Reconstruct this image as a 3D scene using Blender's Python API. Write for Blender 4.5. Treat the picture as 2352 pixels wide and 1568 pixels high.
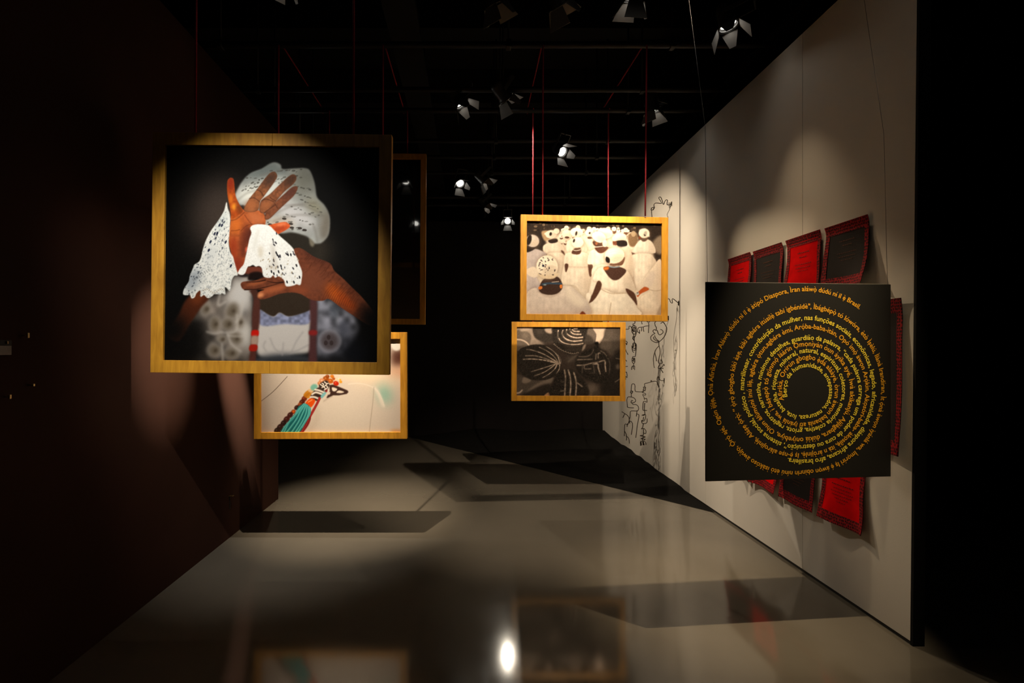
import bpy, bmesh, math, random
import numpy as np
from mathutils import Vector, Matrix

for _o in list(bpy.data.objects): bpy.data.objects.remove(_o)
SC = bpy.context.scene
COL = SC.collection
random.seed(11)

# ---------------------------------------------------------------- camera
# level camera 1.5 m above the floor, looking down the room (+Y) through a 16 mm lens with a little lens shift
F, VX, VY, CH = 1050.0, 1078.0, 795.0, 1.5
cam = bpy.data.objects.new('camera', bpy.data.cameras.new('camera'))
COL.objects.link(cam); SC.camera = cam
cam.location = (0, 0, CH); cam.rotation_euler = (math.pi / 2, 0, 0)
cam.data.sensor_width = 36; cam.data.lens = F / 2352 * 36
cam.data.shift_x = (1176 - VX) / 2352; cam.data.shift_y = (VY - 784) / 2352
cam.data.clip_start = .05; cam.data.clip_end = 60

# ---------------------------------------------------------------- world, exposure
w = bpy.data.worlds.new('dark_room'); SC.world = w; w.use_nodes = True
w.node_tree.nodes['Background'].inputs[0].default_value = (.02, .016, .013, 1)
w.node_tree.nodes['Background'].inputs[1].default_value = .05
SC.view_settings.view_transform = 'Standard'; SC.view_settings.look = 'None'
SC.view_settings.exposure = 0; SC.view_settings.gamma = 1
SC.view_settings.use_curve_mapping = False
SC.cycles.max_bounces = 4; SC.cycles.use_adaptive_sampling = True; SC.cycles.adaptive_threshold = .035; SC.cycles.diffuse_bounces = 2; SC.cycles.glossy_bounces = 3; SC.cycles.caustics_reflective = False; SC.cycles.caustics_refractive = False; SC.cycles.sample_clamp_indirect = 3

# ---------------------------------------------------------------- the lamps of the room (built as fixtures further down)
# key: position, aim, watts, cone degrees, blend, colour, label
WARM, NEUT, AMB, CLEAN = (1, .82, .60), (1, .88, .70), (1, .78, .50), (1, .95, .86)
LAMPS = [
 ((.624, 7.45, 3.536), (.45, 3.0, 0), 46, 56, .6, NEUT, 'lit spotlight just left of the procession picture frame'),
 ((-.12, 6.08, 3.66), (1.2, 3.2, 0), 105, 38, .5, NEUT, 'small lit spotlight seen end on, left of the other bare bulbs'),
 ((1.036, 5.085, 3.66), (2.2, 2.95, 1.6), 210, 27, .8, AMB, 'brightest round spotlight high between the two red ropes'),
 ((-2.2, 5.56, 3.66), (-.5, 3.0, 0), 60, 60, .6, NEUT, 'spotlight hidden behind the large hands picture'),
 ((-.88, 2.6, 3.75), (-1.0, 3.72, 1.05), 1120, 33, 1, WARM, 'spotlight above the large hands picture aimed at the bead picture'),
 ((1.0, 2.3, 3.75), (.95, 3.6, 1.8), 400, 58, .6, WARM, 'spotlight overhead aimed at the procession picture'),
 ((2.0, 1.7, 3.75), (1.70, 2.32, 1.38), 540, 29, 1, AMB, 'spotlight overhead aimed at the black text panel'),
 ((1.78, 3.14, 3.7), (2.2, 2.85, .9), 30, 44, 1, AMB, 'spotlight with a bright lower door near the top of the white wall'),
 ((1.72, 4.28, 3.7), (2.2, 4.7, .9), 34, 50, .8, WARM, 'spotlight with one bright upright door beside the white wall'),
 ((-.07, 4.15, 3.7), (2.2, 4.15, .7), 225, 38, .6, WARM, 'spotlight with white opened doors hanging left of the ropes'),
 ((.32, 4.06, 3.7), (2.2, 5.6, 2.0), 270, 62, .7, WARM, 'spotlight with a glowing slit lens beside the one with opened doors'),
 ((.17, 3.0, 3.75), (1.2, 4.2, 1.5), 0, 16, 1, WARM, 'unlit spotlight with grey doors at the upper edge, left one'),
 ((.59, 3.0, 3.75), (1.9, 4.4, 2.2), 0, 11, 1, WARM, 'unlit spotlight with grey doors at the upper edge, right one'),
 ((1.06, 2.97, 3.75), (.95, 4.46, 1.1), 280, 30, .6, WARM, 'spotlight showing a tiny square of light at the upper edge'),
 ((-.97, .6, 3.72), (-1.22, 2.5, 1.76), 400, 37, .9, CLEAN, 'spotlight overhead aimed at the large hands picture'),
 ((.2, 6.0, 3.66), (2.2, 6.6, 1.7), 70, 44, .6, WARM, 'distant spotlight with two pale doors, upper of two near the back wall'),
 ((.26, 7.05, 3.66), (2.2, 7.3, 1.6), 16, 34, .6, WARM, 'distant spotlight with two pale doors, lower of two near the back wall'),
 ((.1, 2.6, 3.75), (-1.88, 2.81, 1.45), 1150, 13.5, 1, NEUT, 'spotlight overhead aimed at the dark left wall beside the large hands picture'),
 ((-1.15, 2.80, 3.76), (-1.88, 3.62, 1.3), 4300, 10, 1, NEUT, 'spotlight overhead aimed at the dark left wall beside the bead picture'),
]

# ---------------------------------------------------------------- helpers
def at(px, py, Y): return Vector(((px - VX) * Y / F, Y, CH - (py - VY) * Y / F))

def link(name, me, m=None, parent=None):
    o = bpy.data.objects.new(name, me); COL.objects.link(o)
    if m is not None: me.materials.append(m)
    if parent is not None: o.parent = parent
    return o

def tag(o, label, cat, group=None, kind=None):
    if label: o['label'] = label
    if cat: o['category'] = cat
    if group: o['group'] = group
    if kind: o['kind'] = kind
    return o

def thing(name, label, cat, loc=(0, 0, 0), rot=(0, 0, 0), group=None):
    o = bpy.data.objects.new(name, None); COL.objects.link(o); o.location = loc; o.rotation_euler = rot
    o.empty_display_size = .1
    return tag(o, label, cat, group)

def struct(o): o['kind'] = 'structure'; return o

class MB:
    """collects boxes, tubes and quads into one mesh"""
    def __init__(self): self.bm = bmesh.new()
    def box(self, x0, x1, y0, y1, z0, z1, bev=0):
        r = bmesh.ops.create_cube(self.bm, size=1)
        bmesh.ops.scale(self.bm, vec=(x1 - x0, y1 - y0, z1 - z0), verts=r['verts'])
        bmesh.ops.translate(self.bm, vec=((x0 + x1) / 2, (y0 + y1) / 2, (z0 + z1) / 2), verts=r['verts'])
        if bev:
            e = list({e for v in r['verts'] for e in v.link_edges})
            bmesh.ops.bevel(self.bm, geom=e, offset=bev, segments=2, affect='EDGES', profile=.5)
        return self
    def tube(self, pts, r, n=8, caps=True, taper=None):
        pts = [Vector(p) for p in pts]; rings = []; up = None
        for i, p in enumerate(pts):
            a = pts[max(0, i - 1)]; b = pts[min(len(pts) - 1, i + 1)]; d = b - a
            if d.length < 1e-9: d = Vector((0, 0, 1))
            d.normalize()
            if up is None: up = Vector((0, 0, 1)) if abs(d.z) < .9 else Vector((1, 0, 0))
            s = d.cross(up)
            if s.length < 1e-4: s = d.cross(Vector((1, 0, 0)) if abs(d.x) < .9 else Vector((0, 1, 0)))
            s.normalize(); t = s.cross(d); up = t
            rr = r if taper is None else r + (taper - r) * i / (len(pts) - 1)
            rings.append([self.bm.verts.new(p + (s * math.cos(k * 2 * math.pi / n) + t * math.sin(k * 2 * math.pi / n)) * rr) for k in range(n)])
        for a, b in zip(rings, rings[1:]):
            for k in range(n):
                f = self.bm.faces.new((a[k], a[(k + 1) % n], b[(k + 1) % n], b[k])); f.smooth = n > 5
        if caps: self.bm.faces.new(rings[0][::-1]); self.bm.faces.new(rings[-1])
        return self
    def lathe(self, prof, n=20, cap0=True, cap1=True):
        """profile of (radius, y) turned about the local Y axis"""
        rings = [[self.bm.verts.new((r * math.cos(k * 2 * math.pi / n), y, r * math.sin(k * 2 * math.pi / n))) for k in range(n)] for r, y in prof]
        for a, b in zip(rings, rings[1:]):
            for k in range(n):
                f = self.bm.faces.new((a[k], a[(k + 1) % n], b[(k + 1) % n], b[k])); f.smooth = True
        if cap0: self.bm.faces.new(rings[0][::-1])
        if cap1: self.bm.faces.new(rings[-1])
        return self
    def prism(self, poly, axis, d0, d1):
        """extrude a 2-D polygon; axis 'x': poly is (y, z)"""
        def mk(p, d): return self.bm.verts.new({'x': (d, p[0], p[1]), 'y': (p[0], d, p[1]), 'z': (p[0], p[1], d)}[axis])
        a = [mk(p, d0) for p in poly]; b = [mk(p, d1) for p in poly]; n = len(poly)
        self.bm.faces.new(a[::-1]); self.bm.faces.new(b)
        for k in range(n): self.bm.faces.new((a[k], a[(k + 1) % n], b[(k + 1) % n], b[k]))
        return self
    def quad(self, *p): self.bm.faces.new([self.bm.verts.new(q) for q in p]); return self
    def build(self, name, m=None, parent=None):
        bmesh.ops.recalc_face_normals(self.bm, faces=self.bm.faces)
        me = bpy.data.meshes.new(name); self.bm.to_mesh(me); self.bm.free()
        return link(name, me, m, parent)

def s2l(c): return tuple(((v / 12.92) if v <= .04045 else ((v + .055) / 1.055) ** 2.4) for v in [x / 255 for x in c])

def mat(name, col, rough=.6, spec=.5, metal=0, emit=None, bump=0, bscale=60, var=0, vscale=8, stretch=None, rvar=0, detail=4):
    m = bpy.data.materials.new(name); m.use_nodes = True; nt = m.node_tree; b = nt.nodes['Principled BSDF']
    b.inputs['Roughness'].default_value = rough; b.inputs['Metallic'].default_value = metal
    b.inputs['Specular IOR Level'].default_value = spec
    c = (*col, 1); b.inputs['Base Color'].default_value = c
    N = nt.nodes.new; L = nt.links.new
    if var or bump or rvar:
        tc = N('ShaderNodeTexCoord'); mp = N('ShaderNodeMapping'); L(tc.outputs['Object'], mp.inputs[0])
        if stretch: mp.inputs['Scale'].default_value = stretch
    if var:
        n = N('ShaderNodeTexNoise'); n.inputs['Scale'].default_value = vscale; n.inputs['Detail'].default_value = detail; L(mp.outputs[0], n.inputs['Vector'])
        r = N('ShaderNodeValToRGB'); r.color_ramp.elements[0].position = .3; r.color_ramp.elements[1].position = .7
        r.color_ramp.elements[0].color = (*[v * (1 - var) for v in col], 1); r.color_ramp.elements[1].color = (*[min(1, v * (1 + var)) for v in col], 1)
        L(n.outputs['Fac'], r.inputs[0]); L(r.outputs[0], b.inputs['Base Color'])
    if rvar:
        n = N('ShaderNodeTexNoise'); n.inputs['Scale'].default_value = 3; n.inputs['Detail'].default_value = 5; L(mp.outputs[0], n.inputs['Vector'])
        r = N('ShaderNodeMapRange'); r.inputs['To Min'].default_value = rough - rvar; r.inputs['To Max'].default_value = rough + rvar
        L(n.outputs['Fac'], r.inputs[0]); L(r.outputs[0], b.inputs['Roughness'])
    if bump:
        n = N('ShaderNodeTexNoise'); n.inputs['Scale'].default_value = bscale; n.inputs['Detail'].default_value = 3; L(mp.outputs[0], n.inputs['Vector'])
        bp = N('ShaderNodeBump'); bp.inputs['Strength'].default_value = bump; bp.inputs['Distance'].default_value = .01
        L(n.outputs['Fac'], bp.inputs['Height']); L(bp.outputs[0], b.inputs['Normal'])
    if emit: b.inputs['Emission Color'].default_value = (*emit[:3], 1); b.inputs['Emission Strength'].default_value = emit[3]
    return m

M = {
 'floor': mat('polished_concrete', (.122, .106, .083), .095, .9, var=.10, vscale=1.3, bump=.01, bscale=5, rvar=.05),
 'white': mat('white_wall_paint', (.74, .69, .62), .75, .2, bump=.03, bscale=150, var=.03, vscale=2),
 'core': mat('dark_wall_core', (.004, .004, .004), .8, .2),
 'maroon': mat('dark_maroon_paint', (.036, .0138, .0085), .8, .1, var=.12, vscale=2),
 'black': mat('black_wall_paint', (.008, .006, .006), .8, .2, var=.2, vscale=3),
 'ceil': mat('black_ceiling_paint', (.012, .011, .010), .85, .2),
 'pipe': mat('black_steel_pipe', (.013, .012, .011), .55, .4),
 'gap_shade': mat('wall_gap_shade', (.03, .028, .026), .6, .3),
 'wood': None,
 'board': mat('hardboard_back', (.20, .14, .085), .7, .2, var=.12, vscale=20),
 'rope': mat('red_rope', (.30, .02, .03), .8, .2, var=.25, vscale=120),
 'steel': mat('thin_steel_wire', (.35, .33, .3), .35, .5, metal=1),
 'lampbody': mat('black_lamp_metal', (.035, .033, .031), .45, .5),
 'door': mat('barn_door_metal', (.13, .12, .11), .6, .4),
 'lens': mat('lit_lens', (.9, .9, .88), .3, .5, emit=(1, .96, .86, 14)),
 'off': mat('unlit_lens', (.2, .2, .2), .2, .5),
 'panel': mat('black_panel', (.014, .013, .0105), .6, .35, var=.25, vscale=300),
 'gold': mat('golden_yellow_print', (.95, .74, .06), .6, .3),
 'orange': mat('orange_print', (.88, .42, .02), .6, .3),
 'edge': mat('pale_panel_edge', (.5, .46, .4), .6, .3),
 'red': mat('red_cotton', (.74, .003, .004), .9, .03, bump=.15, bscale=400, var=.12, vscale=14),
 'dark': mat('black_cotton', (.020, .015, .014), .85, .15, bump=.15, bscale=400),
 'ink': mat('dark_embroidery', (.09, .006, .008), .8, .2),
 'rust': mat('rust_embroidery', (.10, .038, .022), .8, .2),
 'wire': mat('blackened_wire', (.03, .022, .015), .6, .2),
 'soil': mat('black_soil', (.006, .0055, .005), .95, .1, bump=.6, bscale=60),
 'sill': mat('brass_bracket', (.5, .36, .16), .4, .5, metal=1),
}

def wood_mat():
    m = bpy.data.materials.new('golden_plywood'); m.use_nodes = True; nt = m.node_tree; b = nt.nodes['Principled BSDF']
    b.inputs['Roughness'].default_value = .5; b.inputs['Specular IOR Level'].default_value = .4
    N = nt.nodes.new; L = nt.links.new
    tc = N('ShaderNodeTexCoord'); oi = N('ShaderNodeObjectInfo'); mp = N('ShaderNodeMapping'); mp.inputs['Scale'].default_value = (26, 26, 4)
    ad = N('ShaderNodeVectorMath'); ad.operation = 'ADD'; L(tc.outputs['Object'], ad.inputs[0])
    sc = N('ShaderNodeVectorMath'); sc.operation = 'SCALE'; cb = N('ShaderNodeCombineXYZ'); L(oi.outputs['Random'], cb.inputs[0]); L(oi.outputs['Random'], cb.inputs[2]); L(cb.outputs[0], sc.inputs[0]); sc.inputs['Scale'].default_value = 13
    L(sc.outputs[0], ad.inputs[1]); L(ad.outputs[0], mp.inputs[0])
    n = N('ShaderNodeTexNoise'); n.inputs['Scale'].default_value = 1.6; n.inputs['Detail'].default_value = 6; n.inputs['Distortion'].default_value = .6; L(mp.outputs[0], n.inputs['Vector'])
    r = N('ShaderNodeValToRGB'); e = r.color_ramp.elements; e[0].position = .28; e[0].color = (.47, .20, .016, 1); e[1].position = .72; e[1].color = (.72, .345, .030, 1)
    L(n.outputs['Fac'], r.inputs[0])
    n2 = N('ShaderNodeTexNoise'); n2.inputs['Scale'].default_value = 3.5; n2.inputs['Detail'].default_value = 2; L(ad.outputs[0], n2.inputs['Vector'])
    hs = N('ShaderNodeHueSaturation'); mr = N('ShaderNodeMapRange'); mr.inputs['From Min'].default_value = .3; mr.inputs['From Max'].default_value = .7; mr.inputs['To Min'].default_value = .84; mr.inputs['To Max'].default_value = 1.14
    L(n2.outputs['Fac'], mr.inputs[0]); L(mr.outputs[0], hs.inputs['Value']); L(r.outputs[0], hs.inputs['Color']); L(hs.outputs[0], b.inputs['Base Color'])
    return m
M['wood'] = wood_mat()

def print_mat(name, rough, coat, scale=.9):
    m = bpy.data.materials.new(name); m.use_nodes = True; nt = m.node_tree; b = nt.nodes['Principled BSDF']
    a = nt.nodes.new('ShaderNodeVertexColor'); a.layer_name = 'print'; nt.links.new(a.outputs['Color'], b.inputs['Base Color'])
    b.inputs['Roughness'].default_value = rough; b.inputs['Specular IOR Level'].default_value = .06
    b.inputs['Coat Weight'].default_value = coat; b.inputs['Coat Roughness'].default_value = .035
    return m
M['print'] = print_mat('photographic_print', .6, 0)
# ---------------------------------------------------------------- print painter
# Flat prints are painted procedurally (numpy polygons, strokes, noise) and stored as a colour
# attribute on the print's own mesh.
def boxblur(m, r):
    r = int(round(r))
    if r < 1: return m
    for ax in (0, 1):
        for _ in range(3):
            pad = [(0, 0)] * m.ndim; pad[ax] = (r + 1, r)
            c = np.cumsum(np.pad(m, pad, mode='edge'), axis=ax)
            n = m.shape[ax]; k = 2 * r + 1
            if ax == 0: m = (c[k:k + n] - c[:n]) / k
            else: m = (c[:, k:k + n] - c[:, :n]) / k
    return m

def vnoise(h, w, cell, rng):
    gh, gw = int(h / cell) + 3, int(w / cell) + 3
    g = rng.random((gh, gw)).astype(np.float32)
    y = np.arange(h) / cell; x = np.arange(w) / cell
    y0 = y.astype(int); x0 = x.astype(int)
    fy = (y - y0); fx = (x - x0); fy = (fy * fy * (3 - 2 * fy))[:, None]; fx = (fx * fx * (3 - 2 * fx))[None]
    a = g[y0][:, x0]; b = g[y0][:, x0 + 1]; c = g[y0 + 1][:, x0]; d = g[y0 + 1][:, x0 + 1]
    return (a * (1 - fx) + b * fx) * (1 - fy) + (c * (1 - fx) + d * fx) * fy

def smooth_pts(p, closed=True, n=5):
    p = np.asarray(p, float); out = []
    N = len(p); rngi = range(N) if closed else range(N - 1)
    for i in rngi:
        p0 = p[(i - 1) % N] if closed or i > 0 else p[i]
        p1 = p[i]; p2 = p[(i + 1) % N]
        p3 = p[(i + 2) % N] if closed or i + 2 < N else p2
        for t in np.arange(n) / n:
            out.append(0.5 * ((2 * p1) + (-p0 + p2) * t + (2 * p0 - 5 * p1 + 4 * p2 - p3) * t * t + (-p0 + 3 * p1 - 3 * p2 + p3) * t ** 3))
    if not closed: out.append(p[-1])
    return np.array(out)

class Paint:
    """canvas in photo-sized pixels with 2x supersampling; set(ox, oy, s) picks the unit of the coordinates"""
    def __init__(self, x0, y0, w, h, seed=1, rot=0.0):
        self.x0, self.y0, self.w, self.h, self.ss = x0, y0, w, h, 2
        self.H, self.W = int(h * 2), int(w * 2)
        self.a = np.zeros((self.H, self.W, 3), np.float32)
        self.rng = np.random.default_rng(seed); self.rot = rot
        self.set(x0, y0, 1)
    def set(self, ox, oy, s): self.ox, self.oy, self.s = ox, oy, s
    def tf(self, pts):
        p = np.asarray(pts, float).reshape(-1, 2) / self.s + (self.ox, self.oy)
        c = np.array((self.x0 + self.w / 2, self.y0 + self.h / 2)); q = p - c
        ca, sa = math.cos(-self.rot), math.sin(-self.rot)
        q = np.stack((q[:, 0] * ca - q[:, 1] * sa, q[:, 0] * sa + q[:, 1] * ca), 1)
        return (q + (self.w / 2, self.h / 2)) * self.ss
    def k(self): return self.ss / self.s
    def mask(self, pts, smooth=True, blur=0):
        p = self.tf(pts)
        if smooth: p = smooth_pts(p)
        m = np.zeros((self.H, self.W), np.float32)
        y0 = max(0, int(p[:, 1].min())); y1 = min(self.H, int(p[:, 1].max()) + 2)
        a = p; b = np.roll(p, -1, 0)
        for y in range(y0, y1):
            yy = y + .5
            s = (a[:, 1] > yy) != (b[:, 1] > yy)
            if not s.any(): continue
            aa = a[s]; bb = b[s]
            xs = np.sort(aa[:, 0] + (yy - aa[:, 1]) * (bb[:, 0] - aa[:, 0]) / (bb[:, 1] - aa[:, 1]))
            for i in range(0, len(xs) - 1, 2):
                i0 = max(0, int(round(xs[i]))); i1 = min(self.W, int(round(xs[i + 1])))
                if i1 > i0: m[y, i0:i1] = 1
        return self.soft(m, blur)
    def soft(self, m, blur):
        if not blur: return m
        b = self.bb(m)
        if b is None: return m
        r = int(3 * round(blur * self.k()) + 3)
        y0, y1, x0, x1 = max(0, b[0] - r), min(self.H, b[1] + r), max(0, b[2] - r), min(self.W, b[3] + r)
        m[y0:y1, x0:x1] = boxblur(m[y0:y1, x0:x1], blur * self.k())
        return m
    @staticmethod
    def bb(m):
        ys = np.flatnonzero(m.any(1))
        if not len(ys): return None
        xs = np.flatnonzero(m[ys[0]:ys[-1] + 1].any(0))
        return ys[0], ys[-1] + 1, xs[0], xs[-1] + 1
    def fill(self, m, col, alpha=1.0, tex=0.0, cell=6):
        c = np.array(col, np.float32) / 255; b = self.bb(m)
        if b is None: return
        sl = (slice(b[0], b[1]), slice(b[2], b[3]))
        if tex:
            n = vnoise(b[1] - b[0], b[3] - b[2], cell * self.k(), self.rng) - .5
            c = c * (1 + tex * 2 * n)[..., None]
        mm = (m[sl] * alpha)[..., None]
        self.a[sl] = self.a[sl] * (1 - mm) + c * mm
    def poly(self, pts, col, blur=0, alpha=1.0, smooth=True, clip=None, tex=0.0, cell=6):
        m = self.mask(pts, smooth, blur)
        if clip is not None: m = m * clip
        self.fill(m, col, alpha, tex, cell); return m
    def ell(self, cx, cy, rx, ry, col, ang=0, **kw):
        t = np.linspace(0, 2 * math.pi, 20, endpoint=False); ca, sa = math.cos(math.radians(ang)), math.sin(math.radians(ang))
        x = rx * np.cos(t); y = ry * np.sin(t)
        return self.poly(np.stack((cx + x * ca - y * sa, cy + x * sa + y * ca), 1), col, smooth=False, **kw)
    def line(self, pts, wid, col, blur=0, alpha=1.0, smooth=True, clip=None, w2=None, rough=0.0):
        p = self.tf(pts)
        if smooth and len(p) > 2: p = smooth_pts(p, False)
        m = np.zeros((self.H, self.W), np.float32); n = len(p)
        for i in range(n - 1):
            t = i / max(1, n - 2)
            r = (wid if w2 is None else wid + (w2 - wid) * t) * self.k() / 2
            if rough: r *= 1 + rough * (self.rng.random() - .5) * 2
            a, b = p[i], p[i + 1]
            x0 = max(0, int(min(a[0], b[0]) - r - 2)); x1 = min(self.W, int(max(a[0], b[0]) + r + 3))
            y0 = max(0, int(min(a[1], b[1]) - r - 2)); y1 = min(self.H, int(max(a[1], b[1]) + r + 3))
            if x1 <= x0 or y1 <= y0: continue
            X, Y = np.meshgrid(np.arange(x0, x1) + .5, np.arange(y0, y1) + .5)
            d = b - a; L = max(1e-6, d @ d)
            u = np.clip(((X - a[0]) * d[0] + (Y - a[1]) * d[1]) / L, 0, 1)
            dist = np.hypot(X - a[0] - u * d[0], Y - a[1] - u * d[1])
            m[y0:y1, x0:x1] = np.maximum(m[y0:y1, x0:x1], np.clip(r - dist + .5, 0, 1))
        m = self.soft(m, blur)
        if clip is not None: m = m * clip
        self.fill(m, col, alpha); return m
    def holes(self, m, n, box, rx, ry, col, ang=0, jit=30, alpha=.9):
        x0, y0, x1, y1 = box; tot = 0
        for _ in range(n * 6):
            if tot >= n: break
            x = x0 + self.rng.random() * (x1 - x0); y = y0 + self.rng.random() * (y1 - y0)
            q = self.tf([(x, y)])[0].astype(int)
            if 0 <= q[0] < self.W and 0 <= q[1] < self.H and m[q[1], q[0]] > .8:
                s = .6 + .8 * self.rng.random()
                self.dab(x, y, rx * s, ry * s, col, ang + jit * (self.rng.random() - .5) * 2, alpha); tot += 1
    def dab(self, x, y, rx, ry, col, ang=0, alpha=1.0):
        """one small soft ellipse, touching only its own box"""
        q = self.tf([(x, y)])[0]; k = self.k(); rx = max(rx * k, .6); ry = max(ry * k, .6); R = int(max(rx, ry) + 3)
        x0, x1 = max(0, int(q[0]) - R), min(self.W, int(q[0]) + R + 1); y0, y1 = max(0, int(q[1]) - R), min(self.H, int(q[1]) + R + 1)
        if x1 <= x0 or y1 <= y0: return
        X, Y = np.meshgrid(np.arange(x0, x1) + .5 - q[0], np.arange(y0, y1) + .5 - q[1])
        ca, sa = math.cos(math.radians(ang)), math.sin(math.radians(ang))
        d = np.hypot((X * ca + Y * sa) / rx, (-X * sa + Y * ca) / ry)
        mm = (np.clip((1 - d) * min(rx, ry) + .5, 0, 1) * alpha)[..., None]
        self.a[y0:y1, x0:x1] = self.a[y0:y1, x0:x1] * (1 - mm) + np.array(col, np.float32) / 255 * mm
    def result(self):
        a = np.clip(self.a, 0, 1)
        return a.reshape(self.H // 2, 2, self.W // 2, 2, 3).mean((1, 3))

def paint_hands():
    P = Paint(379, 333.5, 490, 496, 3, math.radians(.6)); P.set(370, 320, 4.6118)
    o = 1152.9
    def b(*p): return [(x, y + o) for x, y in p]
    P.a[:] = np.array((9, 8, 7)) / 255
    P.ell(620, 800, 330, 420, (62, 52, 46), blur=130); P.ell(1560, 1180, 260, 260, (52, 46, 38), blur=90)
    # blouse, out of focus
    bl = P.mask(b((250, 760), (330, 680), (480, 520), (700, 460), (760, 300), (930, 260), (960, 560), (965, 900), (940, 1250), (430, 1250), (300, 1000)), blur=24)
    P.fill(bl, (120, 110, 102), tex=.35, cell=70)
    P.ell(830, 500 + o, 150, 190, (205, 200, 195), blur=50, clip=bl); P.ell(880, 900 + o, 90, 150, (205, 198, 190), blur=40, clip=bl)
    P.ell(330, 1000 + o, 200, 330, (14, 12, 10), blur=80); P.ell(650, 1220 + o, 330, 80, (45, 42, 38), blur=40)
    for x, y, rx, ry, an in ((750, 660, 60, 90, 20), (565, 800, 48, 75, 0), (705, 800, 58, 62, 0), (640, 962, 38, 28, 20), (790, 950, 55, 70, -30), (470, 640, 40, 60, 20), (560, 1080, 60, 60, 0), (740, 1110, 70, 50, 0), (830, 780, 30, 60, 0)):
        P.ell(x, y + o, rx + 22, ry + 22, (188, 178, 168), an, blur=16, alpha=.6); P.ell(x, y + o, rx, ry, (96, 84, 68), an, blur=20, alpha=.85)
        P.ell(x + 12, y + o, 16, 22, (64, 52, 40), 30, blur=9, alpha=.7)
    for q in (((640, 880), (560, 900), (480, 880)), ((640, 890), (790, 870), (800, 700)), ((700, 900), (740, 1010), (840, 1090)), ((860, 560), (840, 700), (790, 780)), ((640, 1010), (650, 1190)), ((900, 880), (850, 930), (700, 920)), ((620, 480), (600, 600), (680, 560))):
        P.line(b(*q), 22, (205, 196, 186), blur=9, alpha=.6)
    rs = P.mask(b((1640, 540), (1770, 530), (1900, 610), (2030, 700), (2080, 850), (1980, 1050), (1900, 1250), (1640, 1250)), blur=26)
    P.fill(rs, (118, 118, 128), tex=.4, cell=70); P.ell(2020, 1120 + o, 180, 200, (18, 19, 24), blur=80); P.ell(1780, 1210 + o, 200, 90, (24, 25, 28), blur=40)
    P.ell(1780, 980 + o, 128, 128, (165, 162, 172), blur=10, alpha=.6, clip=rs); P.ell(1780, 980 + o, 95, 95, (84, 74, 76), blur=18, clip=rs)
    for x, y in ((1770, 940), (1800, 1000), (1740, 1000)): P.dab(x, y + o, 20, 26, (48, 36, 34), 0, .6)
    P.line(b((1680, 700), (1780, 820), (1900, 880)), 30, (160, 160, 172), blur=14, alpha=.5); P.line(b((1770, 560), (1850, 680), (1880, 800)), 26, (170, 172, 180), blur=14, alpha=.5)
    P.ell(1830, 660 + o, 50, 80, (62, 68, 76), blur=24, alpha=.7, clip=rs); P.ell(1930, 840 + o, 60, 90, (70, 72, 84), blur=24, alpha=.6, clip=rs)
    P.poly(b((1040, 660), (1560, 640), (1570, 900), (1590, 1080), (1400, 1130), (1280, 1150), (1020, 1120)), (208, 200, 193), blur=14)
    P.ell(1300, 1190 + o, 330, 75, (58, 62, 68), blur=26); P.ell(1330, 1245 + o, 420, 60, (24, 25, 26), blur=20)
    P.poly(b((1040, 640), (1180, 720), (1250, 676), (1340, 716), (1440, 690), (1565, 640), (1560, 795), (1300, 800), (1050, 812)), (132, 136, 164), blur=7, tex=.2, cell=30)
    for q in (((1100, 980), (1080, 1040), (1110, 1090)), ((1150, 950), (1200, 1060), (1270, 1110)), ((1290, 1000), (1280, 1130)), ((1500, 880), (1430, 980), (1380, 1090)), ((1560, 1020), (1440, 1080), (1360, 1110))):
        P.line(b(*q), 16, (165, 158, 156), blur=8, alpha=.6)
    # head and chin, in the dark
    P.poly([(1230, 960), (1500, 985), (1650, 1060), (1640, 1250), (1600, 1400), (1300, 1420)], (42, 37, 30), blur=30)
    P.poly(b((1010, 540), (1250, 440), (1420, 440), (1590, 530), (1595, 630), (1470, 690), (1340, 716), (1250, 676), (1180, 718), (1060, 650), (1020, 600)), (52, 41, 31), blur=4)
    # bead necklaces
    P.poly(b((950, 420), (1000, 430), (1040, 540), (1040, 760), (1022, 900), (1005, 1080), (985, 1250), (925, 1250), (942, 1050), (958, 880), (960, 700), (975, 520)), (84, 46, 38), blur=8)
    P.poly(b((1575, 520), (1645, 545), (1645, 800), (1640, 1000), (1640, 1250), (1560, 1250), (1565, 1000), (1575, 850)), (82, 48, 48), blur=10)
    P.poly(b((960, 868), (1025, 868), (1022, 926), (955, 926)), (206, 26, 14), blur=4); P.poly(b((955, 930), (1020, 930), (1012, 1018), (950, 1018)), (176, 146, 128), blur=6)
    P.poly(b((940, 1022), (1012, 1022), (1005, 1082), (932, 1082)), (170, 32, 18), blur=5); P.poly(b((1568, 868), (1642, 868), (1640, 914), (1568, 914)), (140, 36, 34), blur=6)
    # head wrap
    hw = P.mask([(786, 560), (850, 440), (940, 350), (1060, 300), (1150, 244), (1210, 232), (1262, 258), (1280, 302), (1420, 295), (1520, 294), (1572, 322), (1620, 450), (1648, 600), (1722, 680), (1772, 780), (1782, 900), (1762, 1010), (1700, 1082), (1660, 1094), (1600, 1090), (1555, 1030), (1490, 1000), (1380, 975), (1250, 985), (1120, 930), (1000, 800), (880, 690), (830, 684), (788, 612)], blur=7)
    P.fill(hw, (156, 158, 154), tex=.12, cell=60)
    P.ell(1060, 320, 300, 90, (104, 112, 110), blur=50, clip=hw); P.ell(1500, 420, 140, 180, (122, 122, 112), blur=60, clip=hw)
    P.ell(960, 560, 190, 80, (232, 232, 222), -18, blur=40, clip=hw); P.ell(1420, 790, 260, 90, (206, 203, 203), 28, blur=50, clip=hw)
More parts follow.
